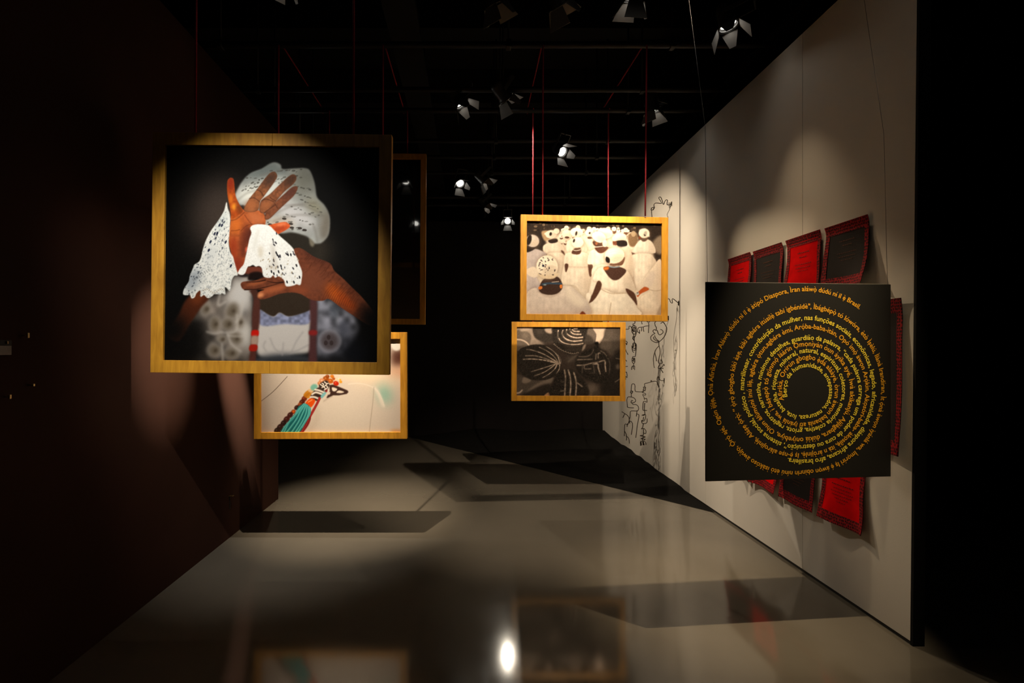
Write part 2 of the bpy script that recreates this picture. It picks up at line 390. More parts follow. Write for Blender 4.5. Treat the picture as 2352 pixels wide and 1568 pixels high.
    P.ell(1180, 500, 160, 90, (220, 224, 216), -25, blur=50, clip=hw); P.ell(1250, 880, 150, 60, (200, 184, 168), 0, blur=30, clip=hw)
    P.ell(1740, 900, 60, 180, (126, 118, 106), 8, blur=34, clip=hw); P.ell(1620, 700, 110, 60, (150, 146, 124), 40, blur=34, clip=hw)
    for y0, x0, x1, dy, n in ((330, 1150, 1500, -10, 9), (410, 900, 1500, -30, 15), (470, 880, 1300, -40, 12), (530, 850, 1060, -40, 8), (450, 1330, 1600, 80, 8), (540, 1400, 1600, 60, 6), (640, 1480, 1700, 110, 8), (700, 1360, 1700, 120, 9), (880, 1110, 1400, 0, 9), (930, 1340, 1560, 20, 6), (790, 1290, 1640, 110, 9)):
        for i in range(n):
            t = (i + P.rng.random() * .6) / n
            P.dab(x0 + (x1 - x0) * t, y0 + dy * t + 34 * (P.rng.random() - .5), 9 + 12 * P.rng.random(), 5 + 5 * P.rng.random(), (70, 68, 62), math.degrees(math.atan2(dy, x1 - x0)) - 12 + 30 * (P.rng.random() - .5), .35 + .4 * P.rng.random())
    for q in (((1150, 800), (1400, 690), (1640, 660)), ((1180, 860), (1420, 790), (1720, 800)), ((800, 640), (900, 560), (1000, 530)), ((1300, 690), (1500, 690), (1700, 780)), ((1600, 880), (1630, 960), (1650, 1080)), ((1280, 310), (1200, 330), (1050, 370))):
        P.line(q, 16, (108, 102, 94), blur=9, alpha=.5)
    for x, y in ((1150, 892), (1370, 885), (1380, 925), (1465, 930), (1300, 830), (1515, 950)): P.dab(x, y, 24, 12, (44, 36, 32), 5, .85)
    P.poly([(1570, 1040), (1620, 1090), (1600, 1130), (1570, 1100)], (120, 112, 96), blur=6)
    # lower hand and forearm
    hd = P.mask(b((1380, 20), (1440, -12), (1500, 5), (1620, 85), (1780, 150), (1830, 230), (1920, 310), (2010, 400), (2130, 520), (2230, 650), (2300, 800), (2180, 800), (2020, 700), (1900, 622), (1775, 532), (1700, 552), (1580, 538), (1480, 482), (1380, 462), (1250, 478), (1130, 522), (1050, 536), (1012, 512), (1004, 480), (1040, 452), (1090, 432), (1000, 432), (880, 434), (843, 398), (843, 362), (880, 345), (1000, 330), (1080, 290), (1250, 200)), blur=2.5)
    P.fill(hd, (112, 58, 37), tex=.12, cell=24)
    P.ell(1600, 330 + o, 160, 150, (122, 66, 44), blur=60, clip=hd); P.ell(1840, 470 + o, 120, 62, (214, 96, 28), 52, blur=38, clip=hd); P.ell(1960, 560 + o, 140, 46, (178, 72, 24), 42, blur=30, clip=hd)
    P.ell(2250, 760 + o, 190, 110, (22, 10, 7), 45, blur=70, clip=hd); P.ell(1450, 430 + o, 120, 40, (140, 70, 42), 10, blur=24, clip=hd); P.ell(1650, 60 + o, 200, 70, (84, 44, 32), 25, blur=40, clip=hd)
    P.ell(1180, 430 + o, 150, 36, (170, 90, 54), -14, blur=16, clip=hd); P.ell(1045, 490 + o, 40, 26, (226, 142, 92), -15, blur=9, clip=hd); P.ell(1000, 365 + o, 110, 18, (158, 84, 50), -12, blur=10, clip=hd)
    for q in (((880, 432), (1000, 428), (1130, 398), (1290, 352)), ((1290, 352), (1200, 358), (1120, 340)), ((1100, 330), (1010, 348), (900, 352))): P.line(b(*q), 13, (44, 20, 12), blur=3, w2=5)
    for i in range(46):
        x = 1500 + 560 * P.rng.random(); y = 60 + (x - 1500) * .75 + 300 * (P.rng.random() - .35)
        P.line(b((x, y), (x + 26 + 20 * P.rng.random(), y - 34), (x + 60, y - 80)), 4, (66, 28, 16), blur=2, alpha=.55, clip=hd)
    for i in range(16):
        t = i / 15; x = 1700 + 330 * t; y = 545 - 40 * t + 130 * t
        P.line(b((x, y), (x + 40, y - 90), (x + 110, y - 170)), 6, (92, 34, 14), blur=3, alpha=.6, clip=hd)
    P.poly(b((800, 200), (900, 190), (1050, 190), (1075, 250), (1080, 300), (950, 270), (830, 280)), (112, 54, 38), blur=5); P.poly(b((930, 262), (1010, 240), (1085, 262), (1085, 300), (1000, 320), (920, 330)), (24, 12, 10), blur=6)
    P.poly(b((790, 190), (840, 180), (850, 215), (810, 235)), (196, 110, 84), blur=4); P.poly(b((800, 280), (900, 262), (930, 290), (860, 300)), (36, 28, 28), blur=8)
    P.poly(b((930, 440), (1000, 440), (1020, 470), (1000, 540), (950, 470)), (74, 42, 32), blur=6)
    # raised hand: wrist and palm, little finger, three fingers, thumb
    wr = P.mask([(735, 800), (770, 760), (840, 730), (900, 738), (1000, 738), (1060, 752), (1096, 800), (1102, 870), (1080, 910), (970, 930), (945, 1000), (925, 1100), (895, 1200), (880, 1300), (850, 1400), (790, 1390), (765, 1290), (740, 1200), (714, 1080), (714, 960), (730, 880)], blur=2)
    P.fill(wr, (178, 88, 44), tex=.12, cell=22)
    P.ell(1000, 820, 90, 60, (192, 106, 62), 20, blur=24, clip=wr); P.ell(790, 900, 60, 90, (212, 108, 40), blur=30, clip=wr); P.ell(880, 1080, 50, 190, (104, 46, 30), 8, blur=26, clip=wr); P.ell(760, 1150, 46, 130, (156, 58, 28), 0, blur=24, clip=wr); P.ell(800, 1330, 80, 90, (140, 50, 30), blur=24, clip=wr)
    P.ell(935, 1010, 30, 90, (86, 40, 30), 10, blur=14, clip=wr); P.ell(902, 1160, 12, 30, (236, 110, 86), 0, blur=7, clip=wr)
    for q in (((735, 850), (800, 830), (880, 760)), ((880, 790), (930, 860), (970, 890), (1090, 880)), ((735, 960), (790, 955), (830, 945)), ((840, 960), (900, 905), (960, 890)), ((890, 745), (960, 752), (1000, 742))): P.line(q, 6, (92, 40, 20), blur=3, alpha=.75, clip=wr)
    lf = P.mask([(697, 440), (716, 402), (742, 394), (764, 416), (774, 500), (786, 590), (826, 680), (862, 748), (800, 800), (745, 826), (722, 700), (697, 560)], blur=2)
    P.fill(lf, (172, 74, 26), tex=.1, cell=20); P.ell(735, 450, 40, 80, (150, 48, 26), blur=20, clip=lf); P.ell(770, 702, 24, 34, (252, 160, 46), blur=11, clip=lf); P.ell(735, 620, 16, 50, (226, 122, 36), blur=11, clip=lf); P.ell(830, 730, 30, 60, (120, 58, 26), -30, blur=16, clip=lf)
    for pts, c, cc in (([(1096, 830), (1112, 750), (1205, 655), (1300, 570), (1380, 500), (1428, 484), (1440, 508), (1402, 580), (1320, 660), (1230, 745), (1140, 830)], (122, 70, 46), ((1370, 540), (88, 52, 44))),
                       ([(1038, 745), (1056, 640), (1150, 568), (1260, 460), (1350, 380), (1398, 358), (1428, 388), (1402, 450), (1300, 540), (1215, 640), (1155, 725), (1085, 772)], (132, 78, 50), ((1360, 420), (66, 46, 36))),
                       ([(876, 745), (928, 625), (1010, 520), (1100, 400), (1150, 346), (1192, 330), (1220, 356), (1215, 402), (1150, 500), (1082, 592), (1042, 645), (1012, 745)], (140, 84, 52), ((1150, 410), (64, 46, 38)))):
        m = P.mask(pts, blur=2); P.fill(m, (78, 46, 32)); m2 = P.mask([(x * .985 + sum(q[0] for q in pts) / len(pts) * .015, y * .985 + sum(q[1] for q in pts) / len(pts) * .015) for x, y in pts], blur=4)
        P.fill(m2, c, tex=.14, cell=20); P.ell(cc[0][0], cc[0][1], 100, 60, cc[1], -50, blur=40, clip=m2)
    P.ell(950, 690, 70, 50, (168, 98, 58), -50, blur=22); P.ell(1110, 690, 60, 36, (160, 94, 56), -45, blur=20)
    for q in (((930, 615), (985, 610), (1040, 650)), ((1060, 640), (1110, 620), (1190, 650)), ((1010, 520), (1050, 540), (1080, 590)), ((1150, 600), (1170, 620), (1210, 640)), ((1200, 670), (1230, 720)), ((1100, 800), (1090, 770), (1150, 720), (1210, 680))): P.line(q, 7, (62, 34, 22), blur=3, alpha=.8)
    th = P.mask([(1130, 905), (1200, 882), (1300, 864), (1342, 880), (1362, 910), (1330, 942), (1262, 980), (1230, 990), (1170, 940)], blur=2)
    P.fill(th, (208, 88, 42), tex=.1, cell=20); P.ell(1250, 940, 80, 22, (168, 62, 30), -14, blur=14, clip=th); P.ell(1270, 890, 60, 14, (238, 130, 84), -10, blur=9, clip=th)
    P.ell(2290, 790 + o, 210, 150, (9, 8, 7), 45, blur=70)
    fa = P.mask(b((60, 900), (180, 700), (260, 540), (400, 430), (500, 520), (420, 620), (300, 800), (180, 980)), blur=10); P.fill(fa, (74, 34, 18)); P.ell(380, 520 + o, 60, 80, (104, 48, 24), 40, blur=26, clip=fa); P.ell(130, 860 + o, 160, 180, (9, 8, 7), 0, blur=70)
    # lace cloths
    l1 = P.mask([(688, 652), (702, 720), (726, 800), (722, 950), (712, 1080), (726, 1180), (756, 1230), (772, 1290)] + b((790, 200), (806, 276), (770, 286), (742, 340), (726, 442), (690, 415), (672, 410), (676, 482), (640, 470), (622, 482), (560, 480), (540, 500), (490, 522), (450, 490), (415, 508), (410, 442), (372, 470), (350, 515), (318, 526), (300, 488), (262, 492), (228, 478), (242, 420), (290, 345), (300, 290), (335, 200), (350, 165), (400, 130), (430, 50)) + [(430, 1190), (462, 1080), (522, 960), (602, 850), (660, 750)], blur=2)
    P.fill(l1, (232, 232, 226), tex=.09, cell=9)
    P.ell(330, 330 + o, 70, 140, (150, 158, 166), 25, blur=40, clip=l1); P.ell(520, 60 + o, 60, 120, (214, 216, 214), 20, blur=30, clip=l1); P.ell(640, 860, 50, 130, (212, 218, 214), 22, blur=26, clip=l1)
    P.holes(l1, 110, (420, 760, 730, 1260), 5, 9, (150, 156, 160), 20, 35, .6); P.holes(l1, 18, (420, 760, 730, 1260), 6, 14, (56, 60, 74), 20, 25, .8); P.holes(l1, 170, (230, 1240, 760, 1660), 6, 9, (164, 168, 170), 30, 70, .6); P.holes(l1, 26, (230, 1300, 420, 1660), 6, 10, (70, 76, 84), 30, 60, .7)
    for x, y in ((615, 898), (562, 990), (590, 985), (520, 1075), (640, 900), (735, 178 + o), (500, 1165), (680, 1078)): P.dab(x, y, 10, 20, (30, 34, 56), 25, .9)
    for i in range(26):
        t = i / 25; P.dab(330 + 170 * t, 320 + o - 110 * t + 14 * (i % 3), 7, 5, (120, 122, 122), -40, .6); P.dab(440 + 220 * t, 440 + o - 20 * math.sin(t * 9) + 12 * (i % 2), 7, 5, (150, 136, 118), 0, .6)
    l2 = P.mask([(938, 930), (970, 898), (1040, 888), (1140, 904), (1190, 950), (1260, 1020), (1340, 1090), (1396, 1150), (1412, 1200), (1448, 1270)] + b((1450, 140), (1488, 240), (1484, 320), (1470, 382), (1430, 375), (1400, 388), (1320, 396), (1296, 330), (1240, 290), (1205, 306), (1182, 280), (1150, 306), (1080, 290), (1062, 205), (1030, 180), (1000, 188), (970, 170), (940, 182), (912, 192), (884, 258), (850, 276), (808, 258), (830, 210), (870, 160), (890, 80)) + [(900, 1190), (930, 1050), (952, 980)], blur=2)
    P.fill(l2, (246, 245, 240), tex=.05, cell=9)
    P.ell(1190, 1230, 22, 150, (214, 208, 198), -8, blur=16, clip=l2); P.ell(1050, 1180, 24, 70, (220, 210, 192), 0, blur=16, clip=l2); P.ell(1180, 190 + o, 60, 40, (222, 216, 206), 0, blur=16, clip=l2); P.ell(1000, 1060, 18, 130, (232, 230, 222), 14, blur=12, clip=l2)
    P.holes(l2, 26, (1140, 940, 1480, 1560), 7, 15, (46, 44, 52), -25, 20, .85); P.holes(l2, 26, (900, 1250, 1480, 1540), 6, 11, (176, 160, 136), 20, 60, .7)
    for x, y in ((1225, 60), (1215, 40), (1240, 80), (1340, 60), (1370, 60), (1265, 180), (1430, 175), (1165, 240), (1190, 262), (1240, 240), (1330, 350), (1402, 352), (1462, 300)): P.dab(x, y + o, 8, 17, (24, 24, 30), -15, .95)
    P.a += (vnoise(P.H, P.W, 3, P.rng)[..., None] - .5) * .02
    return P.result()

def paint_procession():
    P = Paint(1206.5, 509, 316, 212, 5); P.set(1150, 460, 3.267)
    R = P.rng
    P.a[:] = np.array((46, 37, 32)) / 255
    for _ in range(90): P.dab(185 + 1030 * R.random(), 165 + 90 * R.random(), 5 + 9 * R.random(), 4 + 8 * R.random(), [(92, 74, 58), (24, 19, 17), (64, 50, 42), (150, 128, 104)][R.integers(4)], 0, .7)
    P.poly([(185, 380), (330, 260), (480, 240), (800, 230), (960, 260), (1218, 420), (1218, 860), (185, 860)], (232, 220, 206), blur=14)
    P.poly([(240, 250), (300, 235), (330, 300), (350, 420), (250, 400)], (40, 33, 30), blur=6); P.poly([(1110, 210), (1218, 190), (1218, 460), (1170, 470), (1150, 380)], (44, 35, 30), blur=6)
    P.poly([(1150, 300), (1218, 250), (1218, 380), (1180, 380)], (150, 134, 116), blur=6, alpha=.8); P.dab(290, 172, 12, 6, (196, 158, 96)); P.poly([(300, 235), (370, 235), (360, 290), (320, 300)], (178, 150, 116), blur=4)
    wh = [(238, 230, 220), (226, 214, 200), (246, 240, 232), (214, 200, 186)]
    for i in range(60):                                            # far heads, shawls and shoulders
        x = 440 + 580 * R.random(); y = 200 + 105 * R.random() ** .8; s = .6 + (y - 200) / 160
        P.dab(x, y + 30 * s, 26 * s, 22 * s, wh[R.integers(4)], 0, .9)
        if R.random() < .7: P.dab(x, y + 16 * s, 12 * s, 9 * s, (86, 58, 44), 0, .9)
        P.dab(x, y, 17 * s, 14 * s, wh[R.integers(3)], 0, 1); P.dab(x + 3, y + 2, 6 * s, 8 * s, (150, 132, 116), 30, .55)
    for x, y in ((488, 205), (575, 200), (660, 208), (697, 212), (806, 206), (850, 205), (940, 212)):
        P.dab(x, y + 26, 16, 12, (96, 66, 50)); P.dab(x, y, 18, 17, wh[R.integers(3)]); P.dab(x + 2, y + 4, 10, 6, (196, 180, 164), 0, .7)
    P.poly([(960, 250), (1010, 225), (1035, 260), (1020, 330), (970, 330)], (120, 96, 72), blur=3); P.dab(1000, 215, 22, 14, (60, 48, 40)); P.dab(1000, 240, 18, 22, (176, 156, 130), 0, .8)
    def wrap(x, y, rx, ry, c=(240, 232, 222), ang=0, dark=None):
        P.ell(x + 3, y + 5, rx * 1.12, ry * 1.15, (128, 106, 88), ang, blur=9, alpha=.55)
        m = P.ell(x, y, rx, ry, c, ang, blur=1.5)
        P.ell(x - rx * .35, y - ry * .3, rx * .6, ry * .55, (252, 246, 238), ang, blur=9, alpha=.7, clip=m)
        P.ell(x + rx * .3, y + ry * .35, rx * .7, ry * .5, (206, 190, 172), ang, blur=8, alpha=.7, clip=m)
        for k in range(5):
            t = (k - 2) / 2.6
            P.line([(x - rx * .8, y + ry * t * .5), (x, y + ry * t - 6), (x + rx * .85, y + ry * t * .7)], 4, (188, 170, 152), blur=3, alpha=.4, clip=m)
        if dark: P.ell(dark[0], dark[1], dark[2], dark[3], (38, 30, 27), 15, blur=2)
        return m
    def cloth(pts, c=(240, 229, 217), folds=6, sh=(186, 168, 152), **kw):
        q = np.array(pts, float); lo, hi = q.min(0), q.max(0); mid = q.mean(0)
        P.poly(mid + (q - mid) * 1.03 + (5, 3), (140, 118, 100), blur=9, alpha=.6)
        m = P.poly(pts, c, blur=1.5, tex=.05, cell=26, **kw)
        P.ell(hi[0], (lo[1] + hi[1]) / 2, (hi[0] - lo[0]) * .3, (hi[1] - lo[1]) * .6, sh, 0, blur=22, alpha=.6, clip=m); P.ell(mid[0], hi[1], (hi[0] - lo[0]) * .5, (hi[1] - lo[1]) * .15, sh, 0, blur=16, alpha=.5, clip=m)
        for k in range(folds):
            x = lo[0] + (hi[0] - lo[0]) * (k + .5 + .5 * (R.random() - .5)) / folds
            P.line([(x + 8 * (R.random() - .5), lo[1]), (x + 10 * (R.random() - .5), (lo[1] + hi[1]) / 2), (x + 24 * (R.random() - .5), hi[1])], 8, sh, blur=5, alpha=.36, clip=m)
        return m
    SK = (82, 54, 42)
    # back row
    cloth([(985, 385), (1020, 320), (1060, 282), (1110, 280), (1150, 310), (1172, 375), (1130, 385), (1120, 395), (1000, 400)], (240, 232, 222)); P.poly([(1050, 262), (1110, 262), (1100, 290), (1070, 296)], (92, 70, 60), blur=2); P.poly([(985, 380), (1005, 385), (1030, 395), (1000, 405)], SK, blur=2)
    cloth([(970, 460), (1000, 395), (1120, 388), (1160, 420), (1180, 470), (1160, 600), (1130, 640), (1040, 670), (1000, 560)], (240, 230, 218), 8)
    wrap(1082, 234, 42, 36, dark=(1092, 236, 12, 20)); P.poly([(1045, 215), (1058, 205), (1075, 215), (1090, 195), (1100, 215), (1122, 240), (1118, 262)], (236, 226, 214), blur=2, alpha=.7); P.dab(1048, 268, 10, 12, (120, 66, 44))
    cloth([(312, 345), (360, 318), (430, 316), (462, 345), (470, 380), (445, 400), (330, 400)], (238, 228, 216)); P.poly([(350, 300), (410, 285), (420, 310), (370, 322)], (40, 30, 26), blur=2); P.poly([(446, 375), (466, 380), (480, 412), (468, 415)], SK, blur=1.5)
    cloth([(345, 400), (455, 395), (480, 460), (470, 610), (420, 620), (350, 470)], (238, 228, 216), 5)
    wrap(372, 254, 44, 30, ang=-8, dark=(368, 252, 10, 14)); wrap(412, 230, 22, 20); P.poly([(318, 252), (350, 235), (350, 265)], (236, 228, 216), blur=2)
    cloth([(620, 290), (660, 275), (690, 290), (700, 350), (640, 360)], (232, 220, 208), 3); P.dab(664, 276, 18, 9, SK); wrap(662, 236, 32, 26, dark=(664, 240, 7, 9))
    wrap(490, 250, 36, 32); P.dab(492, 276, 18, 8, SK); wrap(565, 235, 48, 34, dark=(562, 245, 8, 18)); cloth([(500, 300), (600, 290), (640, 380), (500, 390)], (234, 224, 212), 4)
    wrap(780, 240, 60, 40, (244, 236, 226)); wrap(890, 272, 56, 34, (238, 228, 214), -14)
    cloth([(820, 330), (900, 320), (960, 350), (985, 400), (990, 620), (900, 560), (840, 440)], (236, 224, 208), 5); P.poly([(860, 300), (900, 290), (945, 295), (950, 330), (900, 345), (870, 325)], (36, 28, 26), blur=2); P.poly([(842, 300), (870, 300), (868, 330), (845, 328)], (108, 62, 44), blur=2); P.line([(850, 328), (900, 342), (955, 335)], 6, (196, 190, 188), blur=1)
    # far left, in mauve shadow
    cloth([(188, 390), (240, 365), (300, 380), (335, 408), (300, 480), (260, 560), (300, 660), (188, 690)], (196, 186, 188), 5, (160, 148, 152)); P.poly([(188, 345), (240, 340), (250, 365), (190, 392)], (38, 30, 28), blur=2); wrap(232, 306, 50, 46, (206, 196, 194), 10, (206, 300, 18, 40)); P.poly([(190, 520), (250, 500), (290, 540), (270, 570), (200, 560)], (232, 222, 212), blur=2)
    # middle row
    cloth([(470, 480), (500, 490), (640, 480), (668, 560), (650, 660), (640, 760), (560, 640), (455, 620)], (236, 226, 214), 8)
    cloth([(470, 470), (480, 400), (530, 385), (620, 385), (655, 410), (665, 470), (630, 490), (500, 490)], (240, 231, 219), 5); P.poly([(528, 395), (545, 360), (590, 350), (600, 380), (580, 402)], SK, blur=2); P.line([(535, 366), (560, 374), (595, 366)], 5, (206, 200, 192)); P.poly([(478, 474), (504, 480), (488, 535), (478, 520)], SK, blur=1.5); P.poly([(655, 470), (690, 480), (680, 560), (664, 560), (655, 510)], SK, blur=1.5)
    wrap(572, 310, 44, 40, dark=(545, 300, 8, 16)); P.poly([(532, 318), (610, 300), (606, 330), (570, 350), (545, 340)], (234, 222, 206), blur=2)
    cloth([(650, 470), (660, 395), (700, 360), (800, 350), (830, 380), (830, 520), (690, 560), (690, 480)], (236, 228, 220), 5); cloth([(690, 500), (800, 480), (780, 620), (700, 720), (650, 740), (680, 600)], (238, 229, 218), 5)
    P.poly([(705, 360), (715, 340), (790, 340), (808, 350), (770, 385), (735, 388)], (90, 56, 44), blur=2); P.poly([(690, 300), (770, 302), (775, 335), (705, 338)], (76, 50, 40), blur=2); P.line([(705, 345), (750, 340), (790, 332)], 5, (206, 204, 200)); wrap(735, 268, 54, 40, ang=22); P.dab(716, 318, 10, 10, (140, 84, 58))
    wrap(780, 315, 18, 26); 
    # front right, cut by the frame
    cloth([(1068, 612), (1100, 555), (1150, 490), (1218, 448), (1218, 860), (1020, 860), (1022, 775), (1065, 710), (1130, 660)], (236, 223, 208), 8); P.poly([(1100, 560), (1150, 520), (1170, 560), (1130, 650), (1080, 620)], (206, 192, 184), blur=6, alpha=.7); P.line([(1130, 660), (1170, 668), (1218, 660)], 6, (178, 160, 142), blur=2)
    P.poly([(1028, 690), (1075, 645), (1100, 640), (1122, 658), (1060, 690), (1035, 716)], (178, 84, 38), blur=2); P.poly([(1200, 800), (1218, 770), (1218, 850), (1180, 850)], (160, 142, 126), blur=5); P.dab(1030, 690, 16, 13, (196, 190, 186)); P.dab(1034, 684, 6, 5, (110, 108, 110))
    # front centre woman
    cloth([(690, 585), (722, 512), (776, 498), (812, 568), (856, 594), (902, 576), (946, 520), (985, 570), (1012, 665), (950, 655), (930, 692), (848, 690), (760, 662), (756, 615), (724, 602)], (242, 233, 222), 7)
    cloth([(640, 856), (658, 780), (700, 720), (760, 660), (848, 688), (930, 690), (985, 715), (1025, 790), (1040, 856)], (243, 235, 224), 11, (212, 202, 192)); P.line([(756, 660), (800, 682), (848, 692), (930, 688)], 6, (190, 172, 152), blur=2); P.line([(830, 760), (815, 856)], 5, (186, 168, 148), blur=2)
    P.poly([(726, 600), (756, 615), (748, 665), (705, 735), (664, 765), (658, 742), (688, 695)], SK, blur=2); P.poly([(944, 652), (1000, 678), (1022, 715), (1030, 778), (1002, 745), (955, 690)], SK, blur=2); P.poly([(640, 700), (665, 690), (675, 720), (660, 760), (640, 780)], (244, 236, 226), blur=2)
    P.poly([(770, 500), (820, 488), (900, 492), (946, 520), (902, 574), (856, 592), (812, 566)], (70, 48, 40), blur=1.5); P.poly([(772, 498), (812, 490), (806, 512), (778, 516)], (196, 110, 52), blur=3); P.line([(815, 488), (850, 494), (892, 488)], 9, (120, 136, 150))
    P.poly([(880, 440), (930, 415), (932, 440), (915, 475), (880, 482), (830, 482), (820, 470)], (98, 62, 46), blur=1.5); wrap(855, 405, 76, 60, (238, 226, 212), -12); P.poly([(790, 415), (815, 425), (820, 455), (805, 462), (788, 448)], (26, 20, 18), blur=2)
    # front left woman
    cloth([(188, 860), (190, 700), (255, 655), (285, 690), (368, 716), (432, 694), (462, 640), (520, 640), (575, 682), (652, 765), (636, 856)], (216, 204, 198), 9, (172, 158, 156)); P.poly([(480, 645), (560, 680), (645, 765), (600, 800), (520, 760)], (238, 228, 216), blur=16, alpha=.8); P.line([(275, 680), (330, 712), (380, 718), (440, 690)], 12, (196, 180, 174), blur=3); P.poly([(590, 856), (612, 826), (640, 856)], (110, 56, 36), blur=2)
    P.poly([(282, 660), (318, 590), (420, 570), (460, 640), (430, 690), (368, 708), (300, 694)], (62, 44, 38), blur=2); P.dab(292, 655, 16, 12, (214, 122, 54), -20); P.dab(448, 642, 10, 16, (220, 128, 60)); P.line([(308, 628), (360, 620), (450, 622)], 15, (52, 70, 90)); P.line([(380, 612), (430, 606)], 6, (176, 160, 150)); P.dab(326, 632, 12, 5, (130, 150, 160))
    m = wrap(342, 498, 82, 86, (238, 228, 214)); P.poly([(268, 545), (345, 560), (425, 545), (400, 580), (350, 588), (300, 578)], (216, 198, 174), blur=2)
    P.holes(m, 30, (280, 430, 410, 560), 4, 7, (70, 60, 60), 0, 90, .85); P.dab(313, 490, 9, 9, (36, 40, 62)); P.poly([(190, 525), (240, 500), (275, 540), (250, 580), (200, 560)], (228, 216, 202), blur=2)
    P.a *= np.array((1.0, .985, .955), np.float32)
    P.a += (vnoise(P.H, P.W, 3, R)[..., None] - .5) * .05
    return P.result()

def paint_braids():
    P = Paint(1187, 751, 238, 158, 7); P.set(1170, 735, 8.252); R = P.rng
    P.a[:] = np.array((66, 56, 50)) / 255
    G = lambda v: (v, v * .89, v * .80)
    P.poly([(130, 130), (480, 130), (600, 400), (420, 480), (130, 300)], G(170), blur=20); P.poly([(130, 220), (260, 205), (380, 250), (420, 350), (380, 480), (260, 560), (130, 560)], G(112), blur=8); P.ell(300, 300, 60, 60, G(140), blur=30); P.line([(130, 372), (230, 380), (320, 420), (378, 480)], 24, G(225), blur=3)
    P.ell(330, 160, 130, 40, G(205), -20, blur=14); P.poly([(460, 130), (700, 130), (800, 240), (850, 380), (700, 420), (560, 390), (470, 300)], G(58), blur=10); P.ell(580, 220, 60, 50, G(82), blur=30); P.poly([(680, 160), (850, 140), (830, 220), (790, 260), (700, 230)], G(190), blur=10)
    P.poly([(390, 470), (470, 380), (640, 440), (640, 520), (480, 520)], G(150), blur=18)
    # right side: shoulders and white cloth
    P.poly([(1440, 130), (1620, 130), (1650, 270), (1600, 420), (1450, 440), (1400, 300)], G(120), blur=12); P.poly([(1420, 260), (1560, 320), (1600, 420), (1440, 430)], G(70), blur=14); P.poly([(1590, 130), (1850, 130), (1790, 320), (1720, 440), (1640, 420), (1650, 270)], G(235), blur=5)
    P.poly([(1850, 130), (2110, 130), (2110, 700), (1900, 640), (1800, 460), (1790, 330)], G(88), blur=14); P.ell(1920, 250, 90, 70, G(106), blur=40); P.poly([(1720, 440), (1800, 340), (1950, 430), (1900, 560), (1740, 540)], G(104), blur=18)
    P.poly([(1950, 700), (2110, 600), (2110, 1440), (1700, 1440)], G(44), blur=30); P.ell(2060, 880, 40, 50, G(96), blur=12); P.line([(2010, 1170), (2100, 1110)], 12, G(150), blur=3); P.line([(2020, 720), (2100, 735)], 10, G(150), blur=3)
    # bottom left: shoulders
    P.poly([(130, 1050), (300, 1080), (480, 1140), (820, 1080), (800, 1190), (600, 1440), (130, 1440)], G(88), blur=14); P.poly([(280, 1085), (420, 1140), (330, 1200), (250, 1180)], G(140), blur=8); P.poly([(330, 1360), (520, 1210), (820, 1080), (800, 1180), (560, 1260), (380, 1380)], G(130), blur=12)
    P.poly([(240, 1440), (420, 1330), (760, 1210), (800, 1440)], G(52), blur=16); P.poly([(660, 1440), (740, 1370), (780, 1400), (760, 1440)], (178, 138, 104), blur=6); P.line([(130, 1385), (200, 1375), (250, 1330)], 26, G(205), blur=3)
    P.ell(1560, 1320, 120, 130, G(112), 40, blur=40); P.ell(1650, 1400, 90, 60, G(76), blur=30)
    def tex(m, box, n, col, s=8):
        P.holes(m, n, box, s, s * .6, col, 0, 90, .6)
    # head with combed-back rows (left)
    h = P.poly([(150, 700), (200, 560), (330, 500), (480, 465), (640, 470), (800, 540), (920, 650), (985, 760), (985, 880), (940, 1000), (830, 1080), (700, 1130), (500, 1140), (340, 1090), (220, 1000), (160, 860)], G(50), blur=6)
    tex(h, (150, 460, 990, 1140), 700, G(28)); tex(h, (150, 460, 990, 1140), 500, G(78), 7)
    rows = [[(960, 835), (820, 795), (660, 760), (450, 740), (270, 745)], [(960, 830), (850, 790), (700, 735), (500, 680), (310, 680)], [(930, 810), (820, 740), (640, 640), (430, 570), (330, 560)], [(930, 800), (860, 700), (740, 600), (570, 515)], [(960, 820), (930, 700), (840, 590), (700, 500)], [(975, 830), (980, 740), (920, 650)],
            [(900, 820), (800, 860), (600, 925), (420, 980)], [(890, 825), (800, 900), (660, 990), (480, 1060)], [(910, 830), (870, 920), (760, 1020), (640, 1090)], [(960, 840), (950, 930), (900, 1010)]]
    for i, q in enumerate(rows): P.line(q, 26, G(110), blur=8, alpha=.6, clip=h); P.line(q, 15 if i else 20, G(232 if i < 1 else 205), blur=2, w2=6, rough=.6, clip=h)
    # head with coiled rows (top)
    h = P.poly([(860, 130), (1440, 130), (1480, 200), (1420, 420), (1380, 560), (1300, 640), (1180, 660), (1040, 610), (900, 520), (840, 420), (820, 260)], G(48), blur=8)
    tex(h, (820, 130, 1480, 660), 500, G(26)); tex(h, (820, 130, 1480, 660), 350, G(92), 6)
    for k, q in enumerate(([(930, 200), (930, 330), (1010, 420), (1150, 460), (1300, 460), (1400, 440)], [(1020, 190), (1010, 280), (1080, 360), (1220, 400), (1380, 385)], [(1090, 180), (1090, 250), (1170, 310), (1280, 335), (1390, 325)], [(1150, 160), (1160, 215), (1230, 265), (1360, 270)], [(1195, 180), (1230, 210), (1330, 215)], [(1230, 165), (1290, 160)])):
        P.line(q, 34, G(120), blur=10, alpha=.5, clip=h); P.line(q, 17, G(225), blur=2, rough=.4, clip=h)
        if k < 5:
            s = smooth_pts([(x, y + 28) for x, y in q], False, 7)
            for j, (x, y) in enumerate(s): P.dab(x, y, 15, 9, G(86), 40 if j % 2 else -40, .8); P.dab(x + 6, y + 4, 6, 4, G(22), 0, .8)
    s = smooth_pts([(850, 460), (920, 520), (1010, 580), (1130, 625), (1230, 640), (1310, 620)], False, 5)
